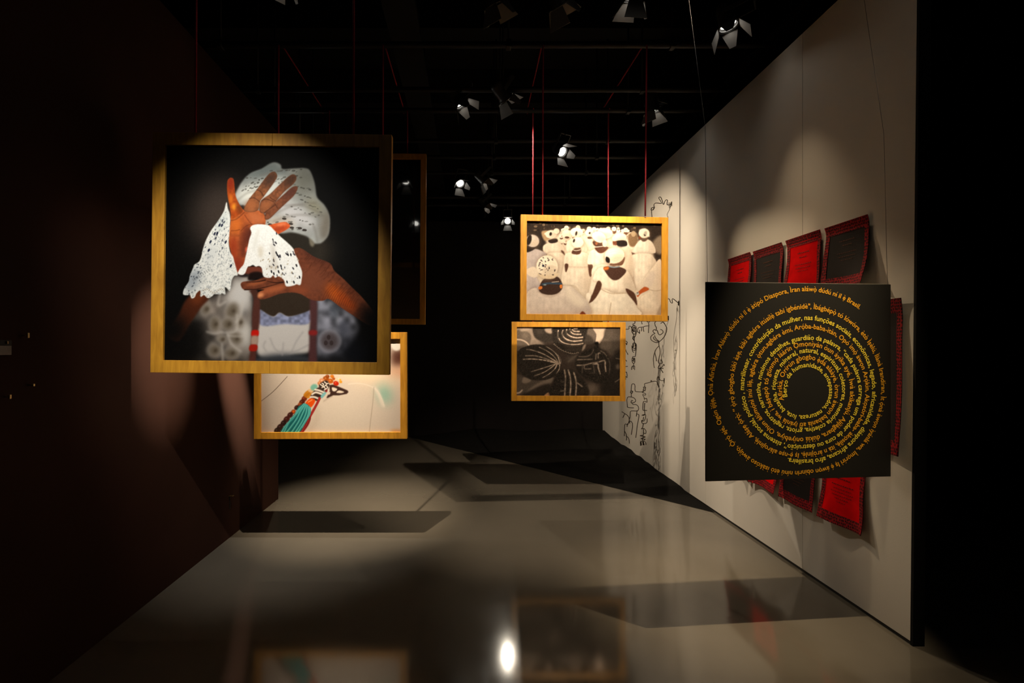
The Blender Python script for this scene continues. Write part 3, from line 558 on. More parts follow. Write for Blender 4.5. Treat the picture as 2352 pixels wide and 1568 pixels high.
    for j, (x, y) in enumerate(s): P.dab(x, y, 24, 10, G(140), 60 if j % 2 else -30, .8); P.dab(x, y + 14, 20, 7, G(30), 20, .8)
    for k in range(12): P.line([(1060 + 26 * k, 485), (1064 + 26 * k, 540), (1072 + 24 * k, 590)], 8, G(126), blur=3, alpha=.6, clip=h)
    P.poly([(1380, 590), (1400, 500), (1450, 450), (1440, 520)], G(176), blur=8); P.ell(1180, 730, 110, 50, G(84), -20, blur=24)
    P.line([(1120, 800), (1200, 730), (1290, 650)], 30, G(120), blur=14, alpha=.6)
    # head at the right
    h = P.poly([(1260, 760), (1340, 640), (1480, 560), (1620, 500), (1640, 420), (1690, 430), (1700, 520), (1820, 600), (1900, 720), (1930, 900), (1900, 1100), (1760, 1200), (1560, 1160), (1380, 1060), (1270, 920)], G(44), blur=12)
    tex(h, (1260, 430, 1930, 1200), 500, G(24)); tex(h, (1260, 430, 1930, 1200), 420, G(84), 7)
    for q, v in (([(1290, 750), (1420, 745), (1580, 740)], 150), ([(1290, 855), (1430, 850), (1560, 815), (1680, 800)], 190), ([(1590, 835), (1680, 830), (1690, 900), (1730, 1020)], 225), ([(1700, 790), (1810, 765), (1820, 860), (1835, 970)], 215), ([(1690, 720), (1690, 630), (1730, 625)], 190), ([(1640, 740), (1650, 640)], 150), ([(1320, 690), (1460, 690), (1560, 640), (1600, 560)], 120), ([(1430, 860), (1430, 920), (1550, 920)], 140), ([(1730, 580), (1800, 620), (1850, 680)], 130), ([(1390, 860), (1385, 1000)], 100), ([(1870, 720), (1910, 830), (1900, 1000)], 96), ([(1600, 860), (1620, 1000)], 110), ([(1520, 1010), (1600, 1000)], 100)):
        P.line(q, 26, G(v * .5), blur=9, alpha=.6); P.line(q, 13, G(v), blur=2.5, rough=.5)
    P.ell(1660, 440, 38, 30, G(24), blur=6)
    # head at the bottom
    h = P.poly([(830, 1200), (930, 1000), (1050, 940), (1200, 940), (1330, 1050), (1460, 1200), (1480, 1440), (800, 1440)], G(46), blur=12)
    tex(h, (800, 940, 1480, 1440), 420, G(24)); tex(h, (800, 940, 1480, 1440), 420, G(90), 7)
    for q, v in (([(1050, 945), (1070, 1080), (1065, 1250), (1055, 1440)], 190), ([(1120, 940), (1160, 1080), (1170, 1250), (1155, 1440)], 228), ([(1225, 990), (1265, 1120), (1275, 1260), (1265, 1420)], 205), ([(1280, 1180), (1340, 1220), (1390, 1260)], 170), ([(980, 1345), (1050, 1335)], 130), ([(990, 1175), (1050, 1165)], 110)):
        P.line(q, 30, G(v * .5), blur=9, alpha=.6); P.line(q, 15, G(v), blur=2.5, rough=.5)
    P.a += (vnoise(P.H, P.W, 3, R)[..., None] - .5) * .06
    return P.result()

def paint_beads():
    P = Paint(595, 779, 323, 214, 9); P.set(570, 740, 5.6); R = P.rng
    P.a[:] = np.array((226, 212, 200)) / 255
    P.ell(300, 1200, 300, 400, (204, 190, 180), 20, blur=120, alpha=.7); P.ell(1200, 1200, 400, 300, (232, 220, 206), blur=160, alpha=.8); P.ell(1700, 700, 400, 120, (246, 226, 200), blur=90); P.ell(1400, 660, 300, 60, (255, 232, 196), blur=50)
    P.poly([(1830, 380), (1960, 360), (1960, 560), (1840, 570)], (96, 60, 48), blur=40); P.ell(1895, 300, 66, 74, (246, 242, 234), blur=8); P.ell(1900, 640, 120, 60, (236, 180, 146), blur=50)
    P.ell(1740, 930, 80, 130, (132, 196, 180), -20, blur=60, alpha=.9)
    P.poly([(1590, 830), (1660, 880), (1740, 1080), (1700, 1080), (1640, 930)], (242, 232, 220), blur=10); P.line([(1270, 800), (1400, 790), (1540, 820), (1640, 880), (1700, 980), (1735, 1090)], 10, (250, 240, 228), blur=4, alpha=.8)
    P.line([(1600, 840), (1590, 1000), (1560, 1250), (1540, 1420)], 6, (158, 140, 124), blur=2, alpha=.8); P.line([(135, 1020), (300, 890), (480, 700)], 7, (88, 72, 62), blur=1, alpha=.9); P.line([(620, 960), (500, 1100), (360, 1300)], 60, (206, 190, 178), blur=30, alpha=.6); P.line([(850, 1100), (860, 1250), (760, 1400)], 60, (204, 188, 172), blur=30, alpha=.6); P.line([(950, 1020), (1000, 985), (1060, 955)], 16, (176, 160, 146), blur=6, alpha=.6)
    P.poly([(135, 900), (240, 1400), (135, 1420)], (176, 150, 132), blur=60, alpha=.6)
    # brown pendant
    BR = (66, 44, 38)
    P.poly([(1020, 810), (1080, 805), (1260, 880), (1272, 902), (1250, 925), (1140, 945), (1070, 945), (1000, 978), (985, 975), (1010, 930), (1030, 880)], BR, smooth=False, blur=1.5)
    P.poly([(1060, 840), (1125, 860), (1100, 890), (1065, 885)], (240, 228, 214), blur=2); P.poly([(1150, 880), (1215, 900), (1180, 915), (1115, 908)], (236, 222, 206), blur=2); P.poly([(1005, 905), (1035, 900), (1030, 930), (1010, 935)], (226, 210, 196), blur=2)
    # amber cluster at the top
    for x, y, r, c in ((980, 730, 40, (166, 82, 24)), (1060, 700, 26, (214, 118, 30)), (1040, 760, 36, (196, 96, 28)), (930, 760, 40, (222, 150, 110)), (900, 790, 30, (206, 130, 80)), (1110, 745, 28, (250, 214, 180)), (1170, 770, 20, (236, 158, 40)), (1150, 735, 20, (250, 226, 190)), (1110, 790, 36, (200, 44, 16)), (1000, 700, 26, (150, 70, 20)), (1165, 745, 12, (240, 170, 50)), (1080, 730, 20, (180, 84, 24))):
        P.ell(x, y, r, r * .85, c, 20, blur=4); P.dab(x - 6, y - 8, r * .3, r * .24, tuple(min(255, v + 60) for v in c), 0, .7)
    # dark knobbly strand
    for x, y, r, c in ((700, 985, 42, (120, 44, 20)), (670, 1030, 42, (86, 34, 22)), (640, 1060, 30, (150, 66, 30)), (600, 1100, 36, (58, 28, 24)), (555, 1155, 34, (150, 66, 28)), (515, 1195, 42, (70, 32, 28)), (560, 1150, 16, (230, 100, 30)), (470, 1250, 46, (76, 34, 30)), (430, 1300, 44, (50, 30, 28)), (385, 1350, 46, (58, 34, 30)), (345, 1395, 44, (48, 34, 28)), (400, 1410, 50, (52, 34, 28))):
        P.ell(x, y, r, r * .8, c, -45, blur=3); P.dab(x - 8, y - 8, r * .25, r * .2, tuple(min(255, v + 60) for v in c), 0, .5)
    # amber tube, turquoise bead
    P.poly([(690, 930), (740, 880), (800, 860), (820, 900), (790, 950), (750, 980), (700, 960)], (206, 134, 36), blur=3)
    for k in range(6): P.line([(700 + 18 * k, 945 - 12 * k), (730 + 14 * k, 960 - 14 * k)], 6, (150, 82, 18), blur=1.5)
    P.poly([(745, 880), (800, 840), (825, 890), (790, 910)], (236, 206, 176), blur=5, alpha=.8); P.ell(825, 840, 48, 40, (120, 186, 172), -30, blur=6)
    # patterned beads
    P.poly([(890, 810), (960, 755), (1010, 770), (1020, 830), (970, 890), (910, 870)], (60, 46, 40), blur=2)
    for q in (((905, 800), (950, 830), (990, 800)), ((920, 850), (950, 835), (975, 860)), ((960, 770), (985, 790), (1010, 790)), ((930, 790), (950, 800), (940, 820)), ((985, 820), (1000, 840), (975, 870)), ((950, 880), (970, 865))): P.line(q, 13, (238, 230, 222), blur=1)
    P.poly([(775, 960), (840, 870), (900, 840), (955, 880), (930, 950), (880, 1010), (830, 1005)], (58, 42, 36), blur=2)
    for q in (((800, 930), (850, 905), (930, 930)), ((840, 870), (890, 880), (950, 905)), ((780, 965), (830, 965), (880, 985))): P.line(q, 24, (240, 232, 224), blur=1.5)
    P.poly([(715, 1040), (770, 985), (820, 985), (840, 1020), (790, 1095), (740, 1070)], (236, 84, 18), blur=3); P.line([(750, 1030), (800, 1000)], 14, (255, 160, 90), blur=4); P.poly([(910, 955), (960, 900), (985, 915), (930, 980)], (128, 192, 200), blur=3); P.ell(985, 885, 14, 20, (130, 24, 30), 30, blur=2)
    # red strand
    for k in range(34):
        t = k / 33; x = 900 - 120 * t ** 1.1 - 20 * t; y = 975 + 260 * t
        P.dab(x, y, 17, 8, (150, 34, 36) if k % 2 else (186, 66, 62), 28)
    P.poly([(735, 1230), (785, 1220), (760, 1310), (700, 1400), (680, 1420), (630, 1420), (690, 1340)], (132, 30, 32), blur=3); P.line([(760, 1240), (720, 1330), (660, 1410)], 10, (176, 70, 64), blur=3)
    # turquoise strands
    P.poly([(690, 1050), (740, 1060), (780, 1110), (775, 1190), (700, 1300), (630, 1420), (395, 1420), (480, 1290), (580, 1170), (620, 1090)], (30, 108, 112), blur=3)
    for q, n in (([(700, 1060), (620, 1130), (560, 1230), (460, 1330), (410, 1410)], 24), ([(710, 1065), (650, 1150), (590, 1260), (500, 1380), (470, 1415)], 24), ([(725, 1070), (680, 1170), (620, 1290), (540, 1410)], 22), ([(740, 1080), (715, 1190), (660, 1300), (590, 1410)], 22), ([(760, 1095), (750, 1190), (700, 1290), (620, 1415)], 22), ([(690, 1058), (600, 1180), (520, 1260), (440, 1410)], 22), ([(770, 1110), (770, 1180), (720, 1270), (670, 1350)], 16)):
        s = smooth_pts(q, False, 12); d = np.concatenate(([0], np.cumsum(np.hypot(*np.diff(s, axis=0).T))))
        for k in range(n):
            u = d[-1] * k / (n - 1); x = np.interp(u, d, s[:, 0]); y = np.interp(u, d, s[:, 1])
            P.dab(x, y, 14, 11, (66, 168, 170), -60); P.dab(x - 3, y - 4, 7, 5, (128, 214, 208), -60, .8)
    P.ell(1890, 1400, 80, 20, (206, 150, 90), blur=14, alpha=.7)
    P.a += (vnoise(P.H, P.W, 3, R)[..., None] - .5) * .02
    return P.result()

# ---------------------------------------------------------------- the room
WX, WEND, WBACK, WTOP = 2.2157, 2.285, 7.6, 3.58
struct(MB().box(-7, 10, -2.5, 9.5, -.1, 0).build('floor', M['floor']))
struct(MB().box(-7, 10, -2.5, 9.5, 5.2, 5.3).build('ceiling', M['ceil']))
# white wall: dark core faced with plasterboard panels, joints left open; its near end raked very slightly
wr = struct(MB().prism([(2.30, .02), (WBACK, .02), (WBACK, WTOP - .004), (2.262, WTOP - .004)], 'x', WX + .012, WX + .06).build('wall_right', M['core']))
joints = [None, 3.04, 4.29, 5.54, 6.79, WBACK]
for a, b in zip(joints, joints[1:]):
    lo, hi = (2.298, 2.26) if a is None else (a + .0015, a + .0015)
    MB().prism([(lo, .02), (b - .0015, .02), (b - .0015, WTOP), (hi, WTOP)], 'x', WX, WX + .012).build('panel', M['white'], wr)
struct(MB().prism([(2.285, 0), (2.299, 0), (2.261, WTOP), (2.247, WTOP)], 'x', WX + .001, WX + .06).build('trim_1', M['core']))
struct(MB().box(WX + .006, WX + .055, 2.30, WBACK, 0, .02).build('gap_shade_right', M['gap_shade']))  # dark strip gives the shadow gap under the white wall its shade as colour
struct(MB().box(-2.0, -1.88, -2.4, 4.5, 0, 3.6).build('wall_left', M['maroon']))
struct(MB().box(-6.9, WX, WBACK, WBACK + .12, 0, WTOP).build('wall_back', M['black']))
struct(MB().box(-7, -6.9, -2.4, 9.4, 0, 5.2).build('wall_far_left', M['black']))
struct(MB().box(WX + .065, 9.9, 6.0, 6.12, 0, 4.2).build('wall_far_right', M['black']))
struct(MB().box(9.9, 10, -2.4, 9.4, 0, 5.2).build('wall_outer_right', M['black']))
struct(MB().box(-6.9, 9.9, 9.4, 9.5, 0, 5.2).build('wall_outer_back', M['black']))
# ceiling beams and ducts, black
for k, (y, z0, z1) in enumerate(((3.1, 4.75, 5.2), (4.6, 4.7, 5.2), (6.1, 4.75, 5.2), (7.6, 4.7, 5.2), (9.0, 4.75, 5.2))):
    struct(MB().box(-6.9, 9.9, y, y + .16, z0, z1).build('trim_%d' % (k + 2), M['ceil']))
PZ = 3.80
PIPES = ((.66, 'black pipe behind the viewer carrying the spotlight for the hands picture'), (2.56, 'nearest black pipe, above the large hands picture'), (3.49, 'black ceiling pipe holding the ropes of the procession picture'), (4.46, 'black ceiling pipe holding the ropes of the braided hair picture'), (5.12, 'black ceiling pipe behind the braided hair picture ropes'), (6.07, 'black ceiling pipe above the small bulb left of centre'), (7.06, 'black ceiling pipe second counted from the back wall'), (4.1, 'black ceiling pipe carrying the two spotlights left of the ropes'), (5.56, 'black ceiling pipe carrying the spotlight behind the hands picture'), (7.45, 'black ceiling pipe closest to the back wall'))
for y, lab in PIPES:
    t = thing('ceiling_pipe', lab, 'pipe', (0, y, PZ), group='lighting pipes under the ceiling')
    MB().tube([(-6.6, 0, 0), (9.6, 0, 0)], .024, 10).build('pipe_run', M['pipe'], t)
    for x in (-3.2, -1.9, .3, 1.55, 3.4):
        MB().box(x - .02, x + .02, -.03, .03, -.03, .03, .006).tube([(x, 0, 0), (x, 0, 1.4)], .008, 6).build('drop_rod', M['pipe'], t)
# two cable trays running down the room
for x, lab in ((-.55, 'black cable tray running down the left of the ceiling'), (2.75, 'black cable tray running down behind the white wall')):
    t = thing('cable_tray', lab, 'cable tray', (x, 0, 4.15))
    MB().box(-.12, .12, 1.8, 9.2, 0, .012).build('tray_base', M['pipe'], t)
    MB().box(-.13, -.12, 1.8, 9.2, 0, .07).build('tray_side', M['pipe'], t)
    MB().box(.12, .13, 1.8, 9.2, 0, .07).build('tray_side', M['pipe'], t)
    for y in (2.2, 3.9, 5.6, 7.3): MB().tube([(0, y, .01), (0, y, 1.04)], .008, 6).build('drop_rod', M['pipe'], t)

# ---------------------------------------------------------------- prints and frames
def lin(a):
    return np.where(a <= .04045, a / 12.92, ((a + .055) / 1.055) ** 2.4)

def print_mesh(name, img, x0, x1, z0, z1, y, m, parent, gain=.9):
    H, W = img.shape[:2]
    xs = np.linspace(x0, x1, W); zs = np.linspace(z1, z0, H)
    X, Z = np.meshgrid(xs, zs)
    co = np.stack((X, np.full_like(X, y), Z), -1).reshape(-1, 3).astype(np.float32)
    i = np.arange(H * W).reshape(H, W)
    q = np.stack((i[1:, :-1], i[1:, 1:], i[:-1, 1:], i[:-1, :-1]), -1).reshape(-1, 4).astype(np.int32)
    me = bpy.data.meshes.new(name); n = len(q)
    me.vertices.add(len(co)); me.vertices.foreach_set('co', co.ravel())
    me.loops.add(n * 4); me.loops.foreach_set('vertex_index', q.ravel())
    me.polygons.add(n); me.polygons.foreach_set('loop_start', np.arange(n, dtype=np.int32) * 4)
    me.update(calc_edges=True)
    at_ = me.color_attributes.new('print', 'FLOAT_COLOR', 'POINT')
    c = np.ones((H * W, 4), np.float32); c[:, :3] = np.clip(lin(img.reshape(-1, 3)) * gain, 0, 1)
    at_.data.foreach_set('color', c.ravel())
    return link(name, me, m, parent)

FD = .045
def framed(label, cx_b, w, h, bd, img, loc, yaw=0, roll=0, pm=None, gain=.9, seam=.5):
    """frame standing on local z = 0, front face towards -Y, made of stiles and two-piece rails"""
    t = thing('picture_frame', label, 'picture', loc, (0, roll, yaw), 'wooden picture frames hung from red ropes')
    def piece(nm, x0, x1, z0, z1): MB().box(x0, x1, 0, FD, z0, z1, .0015).build(nm, M['wood'], t)
    sx = -w / 2 + w * seam
    piece('stile', -w / 2, -w / 2 + bd, 0, h); piece('stile', w / 2 - bd, w / 2, 0, h)
    for z0 in (0, h - bd):
        piece('rail', -w / 2 + bd, sx - .0006, z0, z0 + bd); piece('rail', sx + .0006, w / 2 - bd, z0, z0 + bd)
    MB().box(-w / 2 + bd - .006, w / 2 - bd + .006, .016, .024, bd - .006, h - bd + .006).build('backing_board', M['board'], t)
    if img is not None: print_mesh('print', img, -w / 2 + bd, w / 2 - bd, bd, h - bd, .0145, pm or M['print'], t, gain)
    return t

def hang(label, pts, r=.006, name='rope', m=None, cat='rope', group='red ropes the pictures hang from'):
    o = MB().tube(pts, r, 7).build(name, m or M['rope'])
    return tag(o, label, cat, group)

# large hands picture, the nearest
Y1 = 2.5; k1 = Y1 / F
c = at(619.5, 858, Y1)
framed('large square picture of two hands holding white lace, nearest frame', 0, 549 * k1, 552 * k1, 28.5 * k1, paint_hands(), (c.x, Y1, c.z), 0, math.radians(.6), seam=.5)
for px, side in ((449, 'left'), (812, 'right')):
    p = at(px, 309, Y1 + .02); hang('rope above the %s side of the large hands picture' % side, [p, (p.x, 2.56 - .03, PZ - .02), (p.x, 2.56, PZ + .026), (p.x, 2.6, PZ)])
# bead picture, under and behind it
Y2 = 3.45; k2 = Y2 / F
c = at(759, 1008, Y2)
framed('picture of turquoise bead necklaces on white cloth, below the large hands picture', 0, 352 * k2, 245 * k2, 15.5 * k2, paint_beads(), (c.x, Y2, c.z), 0, math.radians(-.1), seam=.5)
for px, side in ((640, 'left'), (880, 'right')):
    p = at(px, 764, Y2 + .02); hang('red rope on the %s side of the bead picture' % side, [p, (p.x, 3.47, PZ - .02), (p.x, 3.49, PZ + .026), (p.x + .01, 4.46, PZ + .026), (p.x + .01, 4.49, PZ - .02)])
# dark portrait-format picture, behind
Y3 = 4.43; k3 = Y3 / F
c = at(845, 744, Y3)
dk = Paint(0, 0, 60, 90, 4); dk.a[:] = np.array((14, 12, 11)) / 255; dk.poly([(-5, 64), (65, 62), (65, 95), (-5, 95)], (44, 34, 26), blur=4); dk.poly([(20, 66), (48, 66), (48, 95), (20, 95)], (34, 26, 21), blur=3)  # brown lower band is the hands frame's back, its reflection painted into the print
M['gloss'] = print_mat('glossy_dark_print', .4, 1.0)
framed('dark glossy picture half hidden behind the large hands picture', 0, 263 * k3, 392 * k3, 12.5 * k3, dk.result(), (c.x, Y3, c.z), math.radians(0), math.radians(.35), pm=M['gloss'])
for px, side in ((757, 'left'), (936, 'right')):
    p = at(px, 354, Y3 + .02); hang('red rope on the %s side of the dark glossy picture' % side, [p, (p.x, 4.44, PZ - .02), (p.x, 4.46, PZ + .026), (p.x, 4.49, PZ)])
# procession picture
Y4 = 3.45; k4 = Y4 / F
c = at(1366, 736.5, Y4 + .035)
framed('colour picture of a procession of women in white, upper frame at centre', 0, 346 * k4 * 1.008, 241.5 * k4 * 1.008, 14.7 * k4, paint_procession(), (c.x, Y4 + .035, c.z), math.radians(3.2), math.radians(.25), seam=.48)
for px, x2, side in ((1246, .57, 'left'), (1482, 1.31, 'right')):
    p = at(px, 496, Y4 + .05); hang('red rope on the %s side of the procession picture' % side, [p, (p.x, 3.47, PZ - .02), (p.x, 3.49, PZ + .026), (x2, 4.46, PZ + .026), (x2, 4.49, PZ - .02)])
# braided hair picture
Y5 = 4.46; k5 = Y5 / F
c = at(1305.7, 921, Y5)
framed('monochrome picture of four heads with braided hair, lower frame at centre', 0, 262 * k5, 182 * k5, 12 * k5, paint_braids(), (c.x, Y5, c.z), 0, math.radians(.2), seam=.505)
for px, side in ((1224, 'left'), (1397, 'right')):
    p = at(px, 740, Y5 + .02); hang('red rope on the %s side of the braided hair picture' % side, [p, (p.x, 4.47, PZ - .02), (p.x, 4.46, PZ + .026), (p.x, 4.43, PZ)])

# ---------------------------------------------------------------- black panel with two spirals of lettering
PL, PR = Vector((1.174, 2.27, .829)), Vector((2.173, 2.357, .829))
pw = (PR - PL).length; ph = .99; yaw = math.atan2(PR.y - PL.y, PR.x - PL.x)
panel = thing('text_panel', 'square black panel with rings of yellow and orange lettering, before the white wall', 'panel', PL, (0, 0, yaw))
MB().box(0, pw, 0, .006, 0, ph, .001).build('board', M['panel'], panel)
MB().box(.002, pw - .002, .0055, .0085, .002, ph + .0015).build('back_sheet', M['edge'], panel)

YEL = [(-16, 'Berço da humanidade, antepassados, natureza, luta, '), (-40, 'batalha, riqueza, mineral, natural, espiritual, coletores, memória coletiva, griots, '),
       (-56, 'registros, narrativa, mínimos detalhes, guardião da palavra, “cada palavra carrega um poder de cura ou destruição”, '),
       (-63, 'sistema social, político , matrilinear, contribuição da mulher, nas funções sociais, econômicas, legado, africanidade, diáspora africana, afro brasileira.'), (-73, '')]
ORG = [(-20, 'Afirikà, Orírún gbogbo ẹ̀dá aláàyè, òrun àwọn babanlá ati iyánlá wa, '), (-28, 'ì báṣepọ̀ tó gúnmọ́ láàrin Ọmọnìyàn òun àyíka ayé, Ìwà akíkanjú, Ajíjàgbara, dúkìá oníyebíye, '),
       (-50, 'Ohun àlùmọ́nì inú ilẹ̀, agbára ọ̀tun,agbára èmí, Arọ́ba-baba-ìtàn, Opó ìmọ̀ àwọn Arọ́kìn, Akọsórí-baba- àkọsílẹ̀, ìtà n àròjinlẹ̀, Iṣ ẹ́-nṣe alárojinlẹ̀, '),
       (-38.5, 'Aláṣẹ ọ̀rọ̀: “ ọ̀rọ̀ gbogbo kìkì àṣẹ, kìkì agbára ìtúsílẹ̀ tabi ìgbénidè", Ìbágbépọ̀ tó lówóra, ètò Ìṣèlú, Ìlànà Irandíran, Ìt ọ́nà àwọn ìyánlá wa, Ìmọrírì Iṣ ẹ́ áwọn obìnrin nínú ètò ìsàkóso àwùjọ, '),
       (-35, 'Ọ̀rọ̀ ajé, Ogún ìjìjẹ, Ọnà Áfíríkà, Ìran Aláwọ̀ dúdú ni il ẹ̀ àtìpó Diaspora, Ìran aláwọ̀ dúdú ní il ẹ̀ Brasil.'), (125 - 360, '')]
RY = [47, 49, 55, 56, 55, 75.5, 88.5, 88, 85, 113, 117, 130, 123, 152, 163, 164, 157, 170]       # radii at quarter turns, first one a quarter before 'left'
RO = [55, 60, 73, 70, 72, 95, 103, 108.5, 106, 134, 143, 147, 141, 179, 189, 187, 181, 227, 229, 229]
import unicodedata
MARK = {'\u0300': 'grave', '\u0301': 'acute', '\u0303': 'tilde', '\u0302': 'circ', '\u0323': 'dot', '\u0327': 'ced'}
def clusters(s):
    out = []
    for ch in unicodedata.normalize('NFD', s):
        if unicodedata.combining(ch): out[-1][1].append(MARK[ch])
        else: out.append([ch, []])
    for c_ in out:
        if c_[0] == 'i' and any(q in ('grave', 'acute') for q in c_[1]): c_[0] = '\u0131'
    return out
chars = sorted({c_ for sp in (YEL, ORG) for _, s in sp for c_, _ in clusters(s)} - {' '})
def glyphs(chars, size):
    """outline and advance of each letter in Blender's built-in font"""
    tmp = []
    def mk(s):
        cu = bpy.data.curves.new('g', 'FONT'); cu.body = s; cu.size = size; cu.resolution_u = 3; cu.offset = size * .016
        o = bpy.data.objects.new('g', cu); COL.objects.link(o); tmp.append(o); return o
    ob = {c_: (mk(c_), mk('H' + c_ + 'H')) for c_ in chars}; hh = mk('HH')
    bpy.context.view_layer.update(); dg = bpy.context.evaluated_depsgraph_get(); out = {}
    def span(o):
        me = o.evaluated_get(dg).to_mesh(); xs = [v.co.x for v in me.vertices]; r = max(xs) - min(xs); o.evaluated_get(dg).to_mesh_clear(); return r
    base = span(hh)
    for c_, (o, p) in ob.items():
        e = o.evaluated_get(dg); me = e.to_mesh()
        out[c_] = ([tuple(v.co.xy) for v in me.vertices], [tuple(q.vertices) for q in me.polygons], span(p) - base); e.to_mesh_clear()
    out[' '] = ([], [], size * .26)
    for o in tmp:
        cu = o.data; bpy.data.objects.remove(o); bpy.data.curves.remove(cu)
    return out
FS = .0375
GL = glyphs(chars, FS)
def marks(ch, ms):
    """diacritics as small quads in units of the font size"""
    adv = GL[ch][2]; cx = adv / 2; up = ch.isupper(); v, f = [], []
    def q(*p): n = len(v); v.extend([(cx + x * FS, y * FS) for x, y in p]); f.append(tuple(range(n, n + len(p))))
    t = .74 if up else .575
    for m_ in ms:
        if m_ == 'grave': q((-.15, t + .16), (-.05, t + .16), (.07, t), (0, t))
        elif m_ == 'acute': q((.15, t + .16), (0, t), (-.07, t), (.05, t + .16))
        elif m_ == 'circ': q((-.16, t), (-.09, t), (0, t + .09), (.0, t + .16), (-.04, t + .16)); q((.16, t), (.04, t + .16), (0, t + .16), (0, t + .09), (.09, t))
        elif m_ == 'tilde': q((-.18, t + .02), (-.13, t + .02), (-.08, t + .08), (.05, t + .03), (.12, t + .03), (.18, t + .12), (.13, t + .12), (.1, t + .09), (-.04, t + .14), (-.11, t + .14))
        elif m_ == 'dot': q((-.055, -.1), (-.055, -.2), (.055, -.2), (.055, -.1))
        elif m_ == 'ced': q((-.03, 0), (-.03, -.1), (-.1, -.16), (-.06, -.2), (.08, -.16), (.06, -.06), (.04, 0))
    return v, f
CU, CV, PXM = .5365, .99 - .545, 453.0
def spiral(name, segs, radii, m):
    ang = np.arange(len(radii)) * 90.0 - 90.0
    def R(a): return float(np.interp(a, ang, radii)) / PXM
    V, Fc = [], []
    for k in range(len(segs) - 1):
        a0 = segs[k][0] + 360 * k; a1 = segs[k + 1][0] + 360 * (k + 1); cl = clusters(segs[k][1])
        tot = sum(GL[c_][2] for c_, _ in cl)
        aa = np.linspace(a0, a1, 721); rr = np.interp(aa, ang, radii) / PXM
        L_ = np.concatenate(([0], np.cumsum((rr[1:] + rr[:-1]) / 2 * np.radians(np.diff(aa))))); sc = L_[-1] / tot
        pos = 0; gs = min(1.12, max(.86, sc))
        for c_, ms in cl:
            adv = GL[c_][2]; mid = (pos + adv / 2) * sc; a = float(np.interp(mid, L_, aa)); r = R(a); th = math.radians(180 - a)
            pos += adv
            if c_ == ' ': continue
            ox, oy = CU + r * math.cos(th), CV + r * math.sin(th); tx, ty = math.sin(th), -math.cos(th); nx, ny = math.cos(th), math.sin(th)
            for vs, fs in ((GL[c_][0], GL[c_][1]), marks(c_, ms)):
                n = len(V)
                for x, y in vs:
                    x = (x - adv / 2) * gs; y = y * min(gs, 1.02); V.append((ox + tx * x + nx * y, -.0009, oy + ty * x + ny * y))
                Fc.extend(tuple(n + i for i in q) for q in fs)
    me = bpy.data.meshes.new(name); me.from_pydata(V, [], Fc); me.update()
    o = link(name, me, m, panel); return o
o = spiral('yellow_lettering', YEL, RY, M['gold']); o['label'] = 'yellow Portuguese words in a spiral'
o = spiral('orange_lettering', ORG, RO, M['orange']); o['label'] = 'orange Yoruba words in a spiral'
for u, lab in ((.01, 'thin steel wire holding the left corner of the black text panel'), (pw - .015, 'thin steel wire holding the right corner of the black text panel')):
    p = PL + (PR - PL) * (u / pw) + Vector((0, .004, ph - .01))
    hang(lab, [p, (p.x, p.y + .02, 2.6), (p.x, 2.56, PZ)], .0011, 'hanging_wire', M['steel'], 'wire', 'wires of the black text panel')

# ---------------------------------------------------------------- cloth banners on the white wall
def border_mat():
    m = bpy.data.materials.new('red_black_patterned_ribbon'); m.use_nodes = True; nt = m.node_tree; b = nt.nodes['Principled BSDF']; b.inputs['Roughness'].default_value = .85; b.inputs['Specular IOR Level'].default_value = .15
    N = nt.nodes.new; L = nt.links.new
    tc = N('ShaderNodeTexCoord'); mp = N('ShaderNodeMapping'); mp.inputs['Scale'].default_value = (1, 95, 60); L(tc.outputs['Object'], mp.inputs[0])
    v = N('ShaderNodeTexVoronoi'); v.distance = 'CHEBYCHEV'; v.inputs['Scale'].default_value = 1; v.inputs['Randomness'].default_value = .35; L(mp.outputs[0], v.inputs['Vector'])
    r = N('ShaderNodeValToRGB'); e = r.color_ramp.elements; r.color_ramp.interpolation = 'CONSTANT'; e[0].color = (.035, .007, .007, 1); e[1].position = .34; e[1].color = (.30, .010, .014, 1)
    L(v.outputs['Distance'], r.inputs[0]); L(r.outputs[0], b.inputs['Base Color']); return m
M['ribbon'] = border_mat()
BN = [0]
